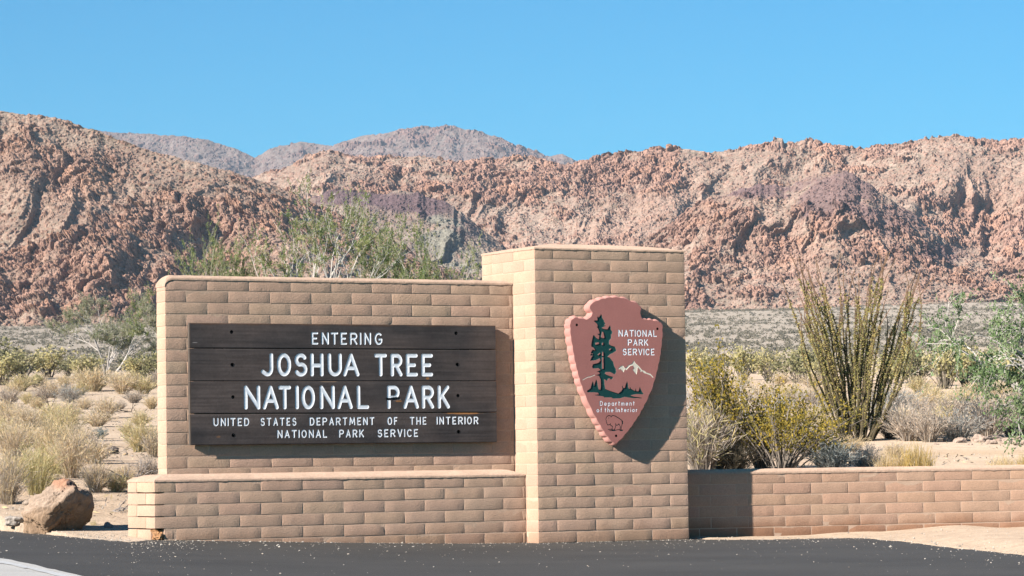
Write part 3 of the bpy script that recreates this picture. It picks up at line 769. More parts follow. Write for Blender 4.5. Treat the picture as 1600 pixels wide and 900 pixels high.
# ------------------------------------------------------------------ the arrowhead emblem
VA = -.102
arw = empty('arrowhead_emblem', (0, 0, 0), TH)
tag(arw, 'red brown arrowhead emblem with green tree and white lettering on the pillar', 'emblem')
def make_arrow():
    a1 = lambda x, y: mon_plane(860 + x / 3.104, 440 + y / 3.104, VA)        # three zooms of the photo the shapes were traced from
    a2 = lambda x, y: mon_plane(905 + x / 11.257, 480 + y / 11.25, VA)
    a3 = lambda x, y: mon_plane(905 + x / 11.2545, 550 + y / 11.25, VA)
    a4 = lambda x, y: mon_plane(955 + x / 9.0, 505 + y / 9.0, VA)
    a5 = lambda x, y: mon_plane(930 + x / 11.257, 620 + y / 11.25, VA)
    out = [(95, 205), (103, 184), (122, 173), (148, 180), (178, 184), (198, 172), (204, 150), (190, 128), (195, 110), (215, 97), (250, 84), (285, 77), (320, 76), (355, 80), (385, 93), (420, 106), (440, 124), (436, 148), (438, 172), (454, 184), (480, 185), (505, 190), (528, 194), (543, 208), (544, 250), (540, 300), (531, 370), (516, 440), (496, 510), (466, 580), (431, 645), (391, 705), (351, 755), (318, 787), (298, 776), (275, 749), (255, 720), (232, 680), (212, 645), (195, 610), (175, 565), (157, 520), (143, 480), (130, 430), (118, 380), (108, 320), (98, 260)]
    O = np.array([a1(x, y) for x, y in out])
    # even out the outline, then give it the chipped scallops of a knapped edge
    C = np.concatenate([O, O[:1]]); sl_ = np.concatenate([[0], np.cumsum(np.linalg.norm(np.diff(C, axis=0), axis=1))])
    N = 620; s = np.linspace(0, sl_[-1], N, endpoint=False)
    O = np.stack([np.interp(s, sl_, C[:, 0]), np.interp(s, sl_, C[:, 1])], -1)
    for _ in range(5): O = (np.roll(O, 1, 0) + 2 * O + np.roll(O, -1, 0)) / 4
    T = np.roll(O, -1, 0) - np.roll(O, 1, 0); T /= np.linalg.norm(T, axis=1)[:, None]; Nn = np.stack([-T[:, 1], T[:, 0]], -1)
    if (Nn * (O - O.mean(0))).sum() < 0: Nn = -Nn
    ph = s / .082 + .35 * np.sin(s * 5.1) + .25 * np.sin(s * 11.3); sca = np.abs(np.sin(math.pi * ph))   # scallops
    F0 = O + Nn * (.004 * sca - .003)[:, None]
    F1 = O + Nn * (.007 + .014 * sca)[:, None]
    F2 = O + Nn * (.009 + .010 * sca)[:, None]
    BR = np.array([.385, .155, .128])
    rings = [(F0, VA), (lerp(F0, F1, .55), VA + .010), (F1, VA + .034), (F2, -.022), (F2 - Nn * .02, -.018)]
    V = np.concatenate([np.stack([r[:, 0], np.full(N, v), r[:, 1]], -1) for r, v in rings])
    i = np.arange(N); j = np.roll(i, -1); F = []
    for k in range(len(rings) - 1): F.append(np.stack([i + k * N, j + k * N, j + (k + 1) * N, i + (k + 1) * N], -1))
    mesh('chipped_rim', V, F, M_arrow, arw, np.broadcast_to(np.array([.50, .245, .20]), V.shape), False)
    h = .0025
    X, Z = np.meshgrid(np.arange(F0[:, 0].min() - .01, F0[:, 0].max() + .01, h), np.arange(F0[:, 1].min() - .01, F0[:, 1].max() + .01, h))
    so_ = sdf_poly(X, Z, F0)
    P_ = lambda f, pts: np.array([f(x, y) for x, y in pts])
    tree = P_(a2, [(388, 118), (402, 150), (405, 185), (432, 225), (442, 262), (463, 290), (440, 318), (470, 330), (420, 350), (400, 368), (440, 385), (500, 388), (520, 350), (545, 318), (556, 350), (555, 390), (582, 430), (580, 460), (560, 485), (565, 540), (530, 590), (527, 655), (580, 680), (630, 695), (650, 745), (655, 765), (600, 800), (545, 830), (500, 872), (545, 890)])
    tree = np.concatenate([tree, P_(a3, [(555, 120), (600, 175), (612, 235), (645, 305), (650, 350), (630, 395), (590, 375), (545, 352), (470, 352), (450, 380), (480, 400), (545, 425), (595, 435), (590, 465), (560, 490), (540, 462), (510, 468), (490, 512), (465, 490), (440, 482), (446, 570), (460, 650),
                         (560, 690), (690, 730), (740, 690), (765, 650), (752, 600), (760, 592), (780, 635), (805, 630), (820, 570), (845, 512), (858, 560), (868, 640), (890, 650), (895, 602), (915, 650), (945, 665), (985, 690), (995, 630), (1010, 690), (1045, 690), (1070, 612), (1090, 670), (1130, 735), (1120, 745), (1000, 740), (900, 765), (960, 785), (1105, 805), (1095, 815), (950, 812), (800, 790), (720, 815), (590, 818), (570, 800), (440, 800), (430, 782), (340, 770), (265, 758), (350, 745), (330, 715), (240, 708), (150, 712), (135, 685), (200, 640), (220, 570), (242, 510), (258, 560), (262, 600), (280, 540), (300, 478), (320, 520), (330, 600), (345, 660), (378, 660), (380, 600), (378, 480), (350, 420), (285, 410), (330, 398), (365, 380), (345, 352), (305, 348), (380, 315), (340, 285), (240, 290), (228, 255), (245, 215), (345, 190), (375, 150), (365, 110), (290, 145), (195, 155), (215, 100), (245, 62), (205, 65), (192, 50), (240, 20)])])
    tree = np.concatenate([tree, P_(a2, [(235, 830), (205, 800), (240, 745), (285, 760), (260, 715), (212, 690), (215, 640), (245, 500), (262, 490), (300, 540), (345, 565), (355, 500), (318, 470), (360, 465), (352, 420), (330, 365), (308, 350), (330, 335), (312, 290), (262, 248), (275, 232), (322, 232), (318, 180), (335, 158), (345, 182), (370, 150)])])
    st = sdf_poly(X, Z, tree)
    tree_cuts = [P_(a2, [(405, 430), (425, 440), (445, 540), (420, 545), (385, 530)]), P_(a2, [(282, 625), (345, 618), (348, 645), (290, 662)]), P_(a2, [(400, 630), (425, 620), (420, 660), (402, 668)]), P_(a2, [(530, 735), (565, 722), (555, 750), (530, 758)]), P_(a3, [(400, 95), (428, 95), (428, 295), (402, 295)]), P_(a2, [(405, 785), (425, 785), (428, 860), (405, 860)]), P_(a2, [(325, 835), (370, 800), (375, 815), (335, 850)])]  # openings in the tree where the face panel shows
    for q in tree_cuts: st = np.maximum(st, -sdf_poly(X, Z, q))
    mnt = P_(a4, [(100, 640), (120, 615), (150, 595), (170, 600), (190, 630), (210, 628), (240, 590), (290, 570), (318, 528), (345, 565), (390, 605), (430, 655), (470, 670), (490, 690), (550, 710), (595, 760), (580, 765), (545, 730), (490, 708), (460, 700), (430, 672), (412, 690), (405, 655), (370, 620), (365, 680), (355, 725), (300, 655), (320, 630), (305, 595), (270, 600), (240, 630), (215, 660), (188, 645), (175, 695), (155, 670), (125, 640), (108, 650)])
    sm = sdf_poly(X, Z, mnt)
    sdf_strokes(X, Z, [P_(a3, [(62, 490), (150, 440), (195, 436), (270, 405)])], .0035, sm)
    tx = np.full(X.shape, 9.)
    def L4(t, x0, x1, y0, y1):
        ym = (y0 + y1) / 2; z1 = a4(360, y0)[1]; z0 = a4(360, y1)[1]
        sdf_strokes(X, Z, word(t, a4(x0, ym)[0], a4(x1, ym)[0], z0, z1, .0054, .26), .0054, tx)
    L4('NATIONAL', 98, 640, 92, 190); L4('PARK', 230, 518, 222, 316); L4('SERVICE', 158, 606, 354, 450)
    def L5(t, x0, x1, y0, y1):
        ym = (y0 + y1) / 2; z1 = a5(380, y0)[1]; z0 = a5(380, y1)[1]
        sdf_strokes(X, Z, word(t, a5(x0, ym)[0], a5(x1, ym)[0], z0, z1, .0034, .42), .0034, tx)
    L5('Department', 80, 690, 70, 156); L5('of', 22, 118, 186, 270); L5('the', 162, 316, 186, 270); L5('Interior', 362, 740, 186, 270)
    bs = np.full(X.shape, 9.)
    for q in ([(245, 330), (210, 345), (192, 385), (198, 440), (210, 470), (222, 500), (245, 490), (262, 495), (272, 470)], [(245, 330), (290, 345), (310, 328), (350, 338), (420, 378), (470, 415), (490, 440), (482, 470)], [(290, 345), (280, 362)], [(470, 415), (478, 470), (462, 540), (462, 585)], [(440, 580), (445, 525), (418, 475), (400, 498), (370, 500), (355, 470)], [(365, 505), (352, 555), (330, 585)], [(262, 490), (308, 525), (300, 560), (285, 575)], [(230, 572), (300, 575), (340, 590), (420, 578), (490, 586)], [(255, 598), (345, 598)], [(240, 370), (242, 376)], [(475, 440), (490, 475)]):
        sdf_strokes(X, Z, [P_(a5, q)], .0034, bs)
    sdf_strokes(X, Z, [P_(a5, [(300, 588), (350, 590)]), P_(a5, [(440, 588), (475, 594)])], .006, bs)
    hol = [a1(128, 210), a1(519, 229), a5(368, 687)]
    hd = np.full(X.shape, 9.)
    for p in hol: hd = np.minimum(hd, np.hypot(X - p[0], Z - p[1]) - .0125)
    X2, Z2 = X.copy(), Z.copy()
    for f in (st, sm, tx, bs, hd):
        a, b = snap(X, Z, f, h); k = np.abs(f) < .62 * h; X2 = np.where(k, a, X2); Z2 = np.where(k, b, Z2)
    # rim of the face follows the outline exactly
    k = (so_ > -.3 * h) & (so_ < 1.6 * h); gz, gx = np.gradient(so_, h); gg = np.hypot(gx, gz) ** 2 + 1e-9
    X2 = np.where(k, X - so_ * gx / gg, X2); Z2 = np.where(k, Z - so_ * gz / gg, Z2)
    dep = -.0055 * sstep(0, -.003, st) - .002 * sstep(0, -.003, sm) - .0022 * sstep(0, -.0035, tx) - .0035 * sstep(0, -.002, bs)
    P = np.stack([X2, VA - dep, Z2], -1).reshape(-1, 3)
    blot = fbm(np.stack([X * 4, Z * 4, 0 * X], -1), 4, 19)
    col = (BR * (1 + .10 * blot[..., None])).reshape(-1, 3)
    cc = lambda a: ((a[:-1, :-1] + a[1:, :-1] + a[:-1, 1:] + a[1:, 1:]) / 4).ravel()
    si, t_, m_, x_, b_, h_ = map(cc, (so_, st, sm, tx, bs, hd))
    ins = si < .2 * h; q = grid_faces(*X.shape)
    face = ins & (t_ >= 0) & (m_ >= 0) & (x_ >= 0) & (b_ >= 0) & (h_ >= 0)
    face_o = sub_mesh('face_panel', P, q, face, M_arrow, arw, col, True)
    sub_mesh('tree_emblem', P, q, ins & (t_ < 0) & (m_ >= 0), M_arrow, arw, np.broadcast_to([.006, .050, .045], col.shape), True)
    xq = cc(X); xm = a4(90, 640)[0]
    for kk in (xq < xm, xq >= xm): sub_mesh('mountain_emblem', P, q, ins & (m_ < 0) & kk, M_arrow, arw, np.broadcast_to([.70, .63, .50], col.shape), True)
    sub_mesh('lettering', P, q, ins & (x_ < 0), M_paint, arw, col, True)
    sub_mesh('bison_emblem', P, q, ins & (b_ < 0), M_arrow, arw, np.broadcast_to([.012, .022, .024], col.shape), True)
    for p in hol:
        a = np.linspace(0, 2 * math.pi, 21)[:-1]; ring = np.stack([p[0] + .0125 * np.cos(a), 0 * a, p[1] + .0125 * np.sin(a)], -1)
        V = np.concatenate([ring + [0, VA, 0], ring + [0, VA + .03, 0], [[p[0], VA + .03, p[1]]]]); i = np.arange(20); j = np.roll(i, -1)
        mesh('bolt_hole', V, [np.stack([i, j, j + 20, i + 20], -1), np.stack([i + 20, j + 20, 0 * i + 40], -1)], M_hole, arw)
    box((.55, -.03, 1.3), (1.05, .004, 1.7), 'mounting_block', M_hole, arw)
make_arrow()

# ------------------------------------------------------------------ boulder, stones, gravel
def boulder():
    p, D = at_ground(92, 829)
    sub = 90
    a = np.linspace(0, math.pi, sub)[:, None]; b = np.linspace(0, 2 * math.pi, sub * 2)[None]
    d = np.stack([np.sin(a) * np.cos(b), np.sin(a) * np.sin(b), np.cos(a) + 0 * b], -1)
    pl = [((-.55, -.42, .72), .145), ((.68, -.53, -.51), .135), ((1, -.12, .10), .285), ((.5, .05, .86), .272), ((-.98, -.05, .05), .335), ((-.62, -.5, -.6), .265), ((-.3, -.93, .12), .27), ((-.2, .97, .1), .30), ((.4, .9, .1), .28), ((0, -.1, -1), .27), ((.1, -.99, .1), .275)]
    acc = 0; r = None
    for n, dist in pl:
        n = np.array(n); n = n / np.linalg.norm(n); c = np.clip(d @ n, .02, None) / dist
        acc = acc + c ** 13
    r = acc ** (-1 / 13)
    P = d * r[..., None]
    nz = fbm(P * 5, 6, 3, .66) * .10 + (worley(P * 5.5, 8)[2] - .5) * .03 + np.minimum(0, (worley(P * 3.2, 18)[1] - worley(P * 3.2, 18)[0]) - .07) * .25 + fbm(P * 26, 3, 5) * .010
    P = P + d * nz[..., None]
    P = P.reshape(-1, 3); h = fbm(P * 9, 4, 11)
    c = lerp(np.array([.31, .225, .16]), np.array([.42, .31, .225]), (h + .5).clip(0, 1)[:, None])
    low = sstep(.12, -.12, P[:, 2] + .1 * h); c = lerp(c, np.array([.26, .165, .095]), (low * .7)[:, None])  # lower part browner and darker: shade of the undercut put into the colour
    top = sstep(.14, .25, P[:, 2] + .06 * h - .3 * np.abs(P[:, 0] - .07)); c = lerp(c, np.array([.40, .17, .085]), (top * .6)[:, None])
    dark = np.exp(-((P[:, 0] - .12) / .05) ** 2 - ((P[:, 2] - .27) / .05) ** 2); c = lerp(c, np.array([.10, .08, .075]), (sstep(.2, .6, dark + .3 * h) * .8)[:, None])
    P = P * np.array([.94, .92, .88])
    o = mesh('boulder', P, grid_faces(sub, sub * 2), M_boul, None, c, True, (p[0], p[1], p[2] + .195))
    tag(o, 'tan boulder with rusty top and dark undercut side beside the road', 'boulder')
boulder()
def stone(px, py, sz, label, cat='stone', col=(.36, .29, .23), seed=0, group=None, flat=.7):
    p, D = at_ground(px, py); w = sz * D / FPX / 2
    o = chunk('stone', (p[0], p[1], p[2] + w * flat * .55), (w, w * .9, w * flat), seed, col, M_boul, None, 16, .35)
    tag(o, label, cat, group)
stone(169, 826, 13, 'small grey stone in the shadow to the right of the boulder', seed=21, col=(.30, .29, .28), flat=1.0)
stone(48, 793, 24, 'pale rounded stone leaning on the left end of the boulder', seed=22, col=(.36, .28, .21))
stone(22, 818, 30, 'low pale stone in the gravel at the left picture edge', seed=23, col=(.36, .31, .26), flat=.5)
stone(40, 816, 16, 'grey stone between the boulder and the road edge', seed=24, col=(.36, .34, .31))
stone(176, 711, 20, 'dark weathered lump of rock on the sand above the boulder', seed=25, col=(.13, .105, .09), flat=.9)
stone(196, 713, 9, 'small tan block of stone right of the dark lump', seed=26, col=(.40, .31, .23), flat=1.1)
for k, (x, y, w) in enumerate([(1548, 695, 18), (1500, 693, 22), (1530, 692, 26), (1555, 690, 24), (1480, 691, 14), (1575, 694, 22), (1515, 697, 10), (1592, 696, 18), (1422, 683, 10), (1462, 696, 9), (1435, 679, 7), (1400, 674, 9), (1590, 688, 16)]):
    stone(x, y, w, 'tan stone lying on the sand under the right-hand tree', seed=30 + k, group='stones on the sand under the right-hand tree', col=(.40, .30, .23), flat=.6)

def gravel():
    mb_V = []; F = []; C = []; n = 0
    px = np.concatenate([rng.uniform(-60, 1680, 900), rng.uniform(-60, 300, 700), rng.uniform(1060, 1680, 600), rng.uniform(1290, 1680, 500), rng.uniform(-50, 205, 500)])
    De = D_edge(px); off = np.concatenate([-np.abs(rng.exponential(3.4, 900)) - .02, rng.normal(.12, .25, 700), rng.normal(.12, .3, 600), rng.uniform(.2, 6.5, 500), rng.uniform(.2, 1.7, 500)])
    hid = (px > 200) & (px < 1085); off = np.where(hid & (off > -.5), -.5 - np.abs(rng.exponential(1.2, len(px))), off)
    D = De + off; ok = D > 18; px, D, off = px[ok], D[ok], off[ok]
    x = CAM[0] + (px - 800) / FPX * D; y = CAM[1] + D
    bp = np.concatenate([rng.uniform(243, 825, 330), rng.uniform(840, 1078, 140)])          # grit swept against the foot of the blocks
    bD = np.where(bp < 830, np.interp(bp, [243, 822], [29.2, 31.0]), np.interp(bp, [838, 1077], [30.82, 31.6])) - .02 - np.abs(rng.exponential(.07, len(bp)))
    px = np.concatenate([px, bp]); D = np.concatenate([D, bD]); off = np.concatenate([off, 0 * bD - .1])
    x = CAM[0] + (px - 800) / FPX * D; y = CAM[1] + D
    z = np.where(off < .0, A_road(x), G(x, y))
    sz = np.clip(rng.lognormal(-5.75, .5, len(px)), .0018, .014)
    O = np.array([[1, 0, 0], [-1, 0, 0], [0, 1, 0], [0, -1, 0], [0, 0, 1], [0, 0, -1]], float)
    V = O[None] * (1 + .5 * rng.uniform(-1, 1, (len(px), 6, 1))) + .25 * rng.normal(size=(len(px), 6, 3))
    V = V * sz[:, None, None] * np.array([1, 1, .7]) + np.stack([x, y, z + sz * .35], -1)[:, None]
    f = np.array([[0, 2, 4], [2, 1, 4], [1, 3, 4], [3, 0, 4], [2, 0, 5], [1, 2, 5], [3, 1, 5], [0, 3, 5]])
    F = (f[None] + 6 * np.arange(len(px))[:, None, None]).reshape(-1, 3)
    c = lerp(np.array([.46, .38, .29]), np.array([.60, .54, .46]), rng.random(len(px))[:, None]); c = c * rng.uniform(.55, 1.1, (len(px), 1))
    tag(mesh('gravel', V.reshape(-1, 3), F, M_stone, None, np.repeat(c, 6, 0)), 'pale gravel scattered over the asphalt and along its edge', 'gravel', kind='stuff')
gravel()

# ------------------------------------------------------------------ plants
STRAW = [(.78, .61, .35), (.70, .55, .32), (.80, .66, .42), (.64, .50, .33)]
YGREEN = [(.62, .54, .24), (.58, .50, .24), (.70, .57, .29), (.66, .57, .32)]
GREY = [(.56, .47, .38), (.48, .40, .32), (.62, .53, .43), (.42, .345, .275)]
TAN = [(.70, .56, .42), (.62, .49, .36), (.74, .62, .48)]
SILVER = [(.42, .42, .37), (.36, .37, .33), (.48, .47, .42)]
OLIVE = [(.54, .47, .22), (.60, .52, .26), (.48, .42, .20), (.64, .56, .34)]
GOLD = [(.42, .31, .055), (.33, .26, .06), (.50, .36, .06), (.26, .215, .06)]
PALO = [(.23, .27, .095), (.18, .235, .08), (.30, .315, .13), (.36, .34, .17)]
LEAF = [(.20, .285, .12), (.25, .33, .15), (.155, .225, .09), (.31, .37, .19)]
YELLOW = [(.58, .42, .14), (.52, .38, .15), (.62, .48, .22)]
def pick(pal, n): 
    k = rng.integers(0, len(pal), n); return np.array(pal)[k] * rng.uniform(.8, 1.2, (n, 1))
def ribbons(mb, P, w, c):
    """bent flat stems: P (n, k, 3), width w, colours (n,3)"""
    n, k, _ = P.shape; T = P[:, -1] - P[:, 0]
    q = np.cross(T, rng.normal(size=(n, 3))); q /= np.linalg.norm(q, axis=1)[:, None] + 1e-9
    ww = np.broadcast_to(w, n)[:, None, None] * np.linspace(1, .35, k)[None, :, None] / 2
    V = np.stack([P - q[:, None] * ww, P + q[:, None] * ww], 2).reshape(-1, 3)
    b = (np.arange(n) * 2 * k)[:, None] + 2 * np.arange(k - 1)[None]
    F = np.stack([b, b + 1, b + 3, b + 2], -1).reshape(-1, 4)
    mb.add(V, F, np.repeat(c, 2 * k, 0))
def stems_fan(n, h, w, spread, droop=.25, base=.12):
    """curved stems rising from one foot and spreading into a dome of height h and width w"""
    az = rng.uniform(0, 2 * math.pi, n); u = rng.random(n) ** .6
    L = rng.uniform(.6, 1.05, n)
    r = u * w / 2 * spread; top = h * np.sqrt(np.clip(1 - (.86 * u) ** 2, .05, 1)) * L
    b = np.stack([np.cos(az) * base * w * rng.random(n), np.sin(az) * base * w * rng.random(n), 0 * az], -1)
    e = np.stack([np.cos(az) * r * L, np.sin(az) * r * L, top], -1)
    t = np.linspace(0, 1, 5)[None, :, None]
    mid = (b + e) / 2 + np.stack([np.cos(az) * r * -.12, np.sin(az) * r * -.12, top * .18], -1)
    P = (1 - t) ** 2 * b[:, None] + 2 * t * (1 - t) * mid[:, None] + t ** 2 * e[:, None]
    return P + rng.normal(0, .012 * h, P.shape) * t
def along(P, n, t0=.3, t1=1.):
    k = rng.integers(0, len(P), n); t = rng.uniform(t0, t1, n) * (P.shape[1] - 1); i = np.minimum(t.astype(int), P.shape[1] - 2); f = (t - i)[:, None]
    return P[k, i] * (1 - f) + P[k, i + 1] * f, P[k, i + 1] - P[k, i]
def m_dry(pal, n=260, h=1., w=1.3, twigs=5, tw=.011, tl=.16, stem=.012, spread=1., pal2=None, mix=.3):
    mb = MB(); P = stems_fan(n, h, w, spread); ribbons(mb, P, stem, pick(pal, n) * .85)
    q, T = along(P, n * twigs, .25)
    D_ = T / (np.linalg.norm(T, axis=1)[:, None] + 1e-9) + rng.normal(0, .55, T.shape)
    c = pick(pal, len(q))
    if pal2 is not None:
        k = rng.random(len(q)) < mix; c[k] = pick(pal2, k.sum())
    mb.blades(q, D_, rng.uniform(.5, 1.2, len(q)) * tl, tw, c)
    return mb
def m_grass(pal, n=260, h=1., w=1.0):
    mb = MB(); P = stems_fan(n, h, w, 1.0, base=.45); ribbons(mb, P, .014, pick(pal, n)); return mb
_mesh_cache = {}
def place(o, px, py, h, wk=1.0, rot=None):
    """stand o (built one metre tall) on the ground where the sight line px, py meets it, h pixels tall"""
    p, D = at_ground(px, py); sc = h * D / FPX
    o.location = (p[0], p[1], p[2] - .02 * sc); o.rotation_euler = (0, 0, rng.uniform(0, 6.28) if rot is None else rot)
    o.scale = (sc * wk, sc * wk, sc)
    return o
def proto(name, build_fn, m=None):
    return build_fn().build(name, m or M_plant)
def copy_one(src, name=None):
    c = src.copy(); COL.objects.link(c); return c
def copy_tree(o, parent=None):
    c = o.copy(); COL.objects.link(c)
    if parent is not None: c.parent = parent
    for ch in o.children: copy_tree(ch, c)
    return c
class Kind:
    """a plant kind with a few differently grown meshes; every use is an object of its own"""
    def __init__(s, fns): s.fns = fns; s.made = [None] * len(fns); s.i = 0
    def new(s):
        k = s.i % len(s.fns); s.i += 1
        if s.made[k] is None: s.made[k] = s.fns[k](); return s.made[k]
        return copy_tree(s.made[k])
def shrub_parts(name, stems_mb, leaves_mb):
    r = empty(name); stems_mb.build('stems', M_bark, r); leaves_mb.build('foliage', M_plant, r); return r
def creosote(pal, n=70, h=1., w=1.2, leaves=3200, ll=.035, lw=.022, stem_c=(.20, .16, .12), clump=60, spread=1.05):
    st = MB(); lv = MB(); P = stems_fan(n, h, w, spread, base=.08)
    for k in range(n): st.tube(P[k], np.linspace(.011, .004, 5), np.array(stem_c) * random.uniform(.7, 1.4), 3)
    q, T = along(P, clump * 6, .45)
    e = q + rng.normal(0, .05, q.shape) + np.array([0, 0, .04]); ribbons(st, np.stack([q, (q + e) / 2, e], 1), .006, np.broadcast_to(np.array(stem_c), (len(q), 3)))
    cc = e[rng.integers(0, len(e), leaves)] + rng.normal(0, .035, (leaves, 3)); cc[:, 2] = np.maximum(cc[:, 2], .04)
    lv.blades(cc, rng.normal(size=(leaves, 3)) + [0, 0, .6], rng.uniform(.6, 1.3, leaves) * ll, lw, pick(pal, leaves))
    return shrub_parts('creosote_bush', st, lv)

def desert_tree(name, h, w, seed, pal, bark_c, leaves=9000, trunks=3, depth=4, lean=(0, 0), ll=.05, lw=.016, droop=.0, r0=.06, up=.55, spread=.75, first=.42):
    """many-stemmed open desert tree: pale limbs forking into thin twigs that carry tiny leaves"""
    R = random.Random(seed); st = MB(); ends = []
    def grow(p, d, L, r, lev):
        n = 5; P = [p]; q = d.copy()
        for i in range(n - 1):
            q = q + np.array([R.gauss(0, .17), R.gauss(0, .17), R.gauss(0, .12) - droop * (lev > 1)]); q /= np.linalg.norm(q)
            P.append(P[-1] + q * L / (n - 1))
        P = np.array(P); st.tube(P, np.linspace(r, r * .6, n), np.array(bark_c) * R.uniform(.75, 1.25), 5 if lev < 2 else 3)
        if lev >= depth - 1:
            for k in range(n - 1): ends.append((P[k], P[k + 1]))
        if lev == depth: return
        for k in range(R.choice([2, 3, 3]) if lev else R.choice([3, 4])):
            f = R.uniform(.45, 1.); i = min(int(f * (n - 1)), n - 2); b = P[i] + (P[i + 1] - P[i]) * (f * (n - 1) - i)
            az = R.uniform(0, 6.283); s_ = R.uniform(.45, 1.0)
            v = q + np.array([math.cos(az), math.sin(az), .15]) * s_ * spread; v /= np.linalg.norm(v)
            grow(b, v, L * R.uniform(.55, .85), r * R.uniform(.45, .62), lev + 1)
    for k in range(trunks):
        az = k * 6.283 / trunks + R.uniform(-.6, .6)
        d = np.array([math.cos(az) * (1 - up) + lean[0], math.sin(az) * (1 - up) + lean[1], up + R.uniform(0, .3)]); d /= np.linalg.norm(d)
        grow(np.array([math.cos(az) * .06, math.sin(az) * .06, -.05]), d, h * first * R.uniform(.8, 1.15), r0 * R.uniform(.7, 1.1), 0)
    E = np.array([[a, b] for a, b in ends]); k = rng.integers(0, len(E), leaves // 14)
    f = rng.random((len(k), 1)); a = E[k, 0] * (1 - f) + E[k, 1] * f
    tw = (E[k, 1] - E[k, 0]); tw = tw / (np.linalg.norm(tw, axis=1)[:, None] + 1e-9) + rng.normal(0, .6, tw.shape); b = a + tw * rng.uniform(.08, .26, (len(k), 1))
    lv = MB(); base = pick(pal, len(k))
    t = rng.random((14, len(k), 1)); c = a[None] + (b - a)[None] * t + rng.normal(0, .012, (14, len(k), 3))
    lv.blades(c.reshape(-1, 3), rng.normal(size=(14 * len(k), 3)), rng.uniform(.5, 1.3, 14 * len(k)) * ll, lw, (base[None] * rng.uniform(.8, 1.25, (14, len(k), 1))).reshape(-1, 3))
    ribbons(st, np.stack([a, (a + b) / 2, b], 1), .007, np.broadcast_to(np.array(bark_c) * .8, (len(k), 3)))
    # fit the wanted height
    V = np.concatenate(lv.V); k_ = h / np.percentile(V[:, 2], 98.5); kw = w / (np.percentile(V[:, 0], 98) - np.percentile(V[:, 0], 2))
    for m in (st, lv): m.V = [v * np.array([kw, kw, k_]) for v in m.V]
    r = empty(name); st.build('trunk', M_bark, r); lv.build('crown', M_plant, r)
    return r
WHITE = (.56, .51, .45)
def tree_at(px, py, hpx, wpx, label, **k):
    p, D = at_ground(px, py); u = D / FPX
    r = desert_tree('desert_tree', hpx * u, wpx * u, **k); r.location = p; tag(r, label, 'tree'); return r
tree_at(168, 592, 128, 165, 'open grey green desert tree with bare white limbs left of the monument', seed=4, pal=[(.33, .33, .19), (.40, .38, .25), (.28, .30, .16), (.36, .33, .22)], bark_c=(.56, .50, .44), leaves=20000, trunks=4, ll=.10, lw=.022, r0=.055, up=.45)
tree_at(492, 640, 348, 230, 'tall thin pale limbed tree rising above the middle of the sign wall', seed=11, pal=PALO, bark_c=(.58, .53, .46), leaves=13000, trunks=4, ll=.075, lw=.028, r0=.06, up=.62)
tree_at(312, 628, 262, 190, 'low green tree showing above the left part of the sign wall', seed=23, pal=PALO, bark_c=(.42, .38, .30), leaves=17000, trunks=4, ll=.075, lw=.028, r0=.05, up=.55)
tree_at(585, 634, 300, 150, 'slender green tree right of the tall pale limbed one', seed=31, pal=PALO, bark_c=WHITE, leaves=15000, trunks=3, ll=.075, lw=.028, r0=.045, up=.66)
tree_at(712, 640, 285, 190, 'green tree top showing beside the left edge of the pillar', seed=42, pal=PALO, bark_c=(.44, .40, .33), leaves=15000, trunks=4, ll=.075, lw=.028, r0=.045, up=.55)
tree_at(640, 636, 268, 130, 'small green tree between the slender tree and the pillar', seed=57, pal=PALO, bark_c=(.50, .45, .38), leaves=9000, trunks=4, ll=.07, lw=.026, r0=.04, up=.6)
tree_at(1672, 705, 300, 380, 'leafy green tree reaching into the picture from the right edge', seed=8, pal=LEAF, bark_c=(.55, .50, .44), leaves=17000, trunks=5, ll=.046, lw=.024, r0=.045, up=.42, droop=.10, spread=.95)

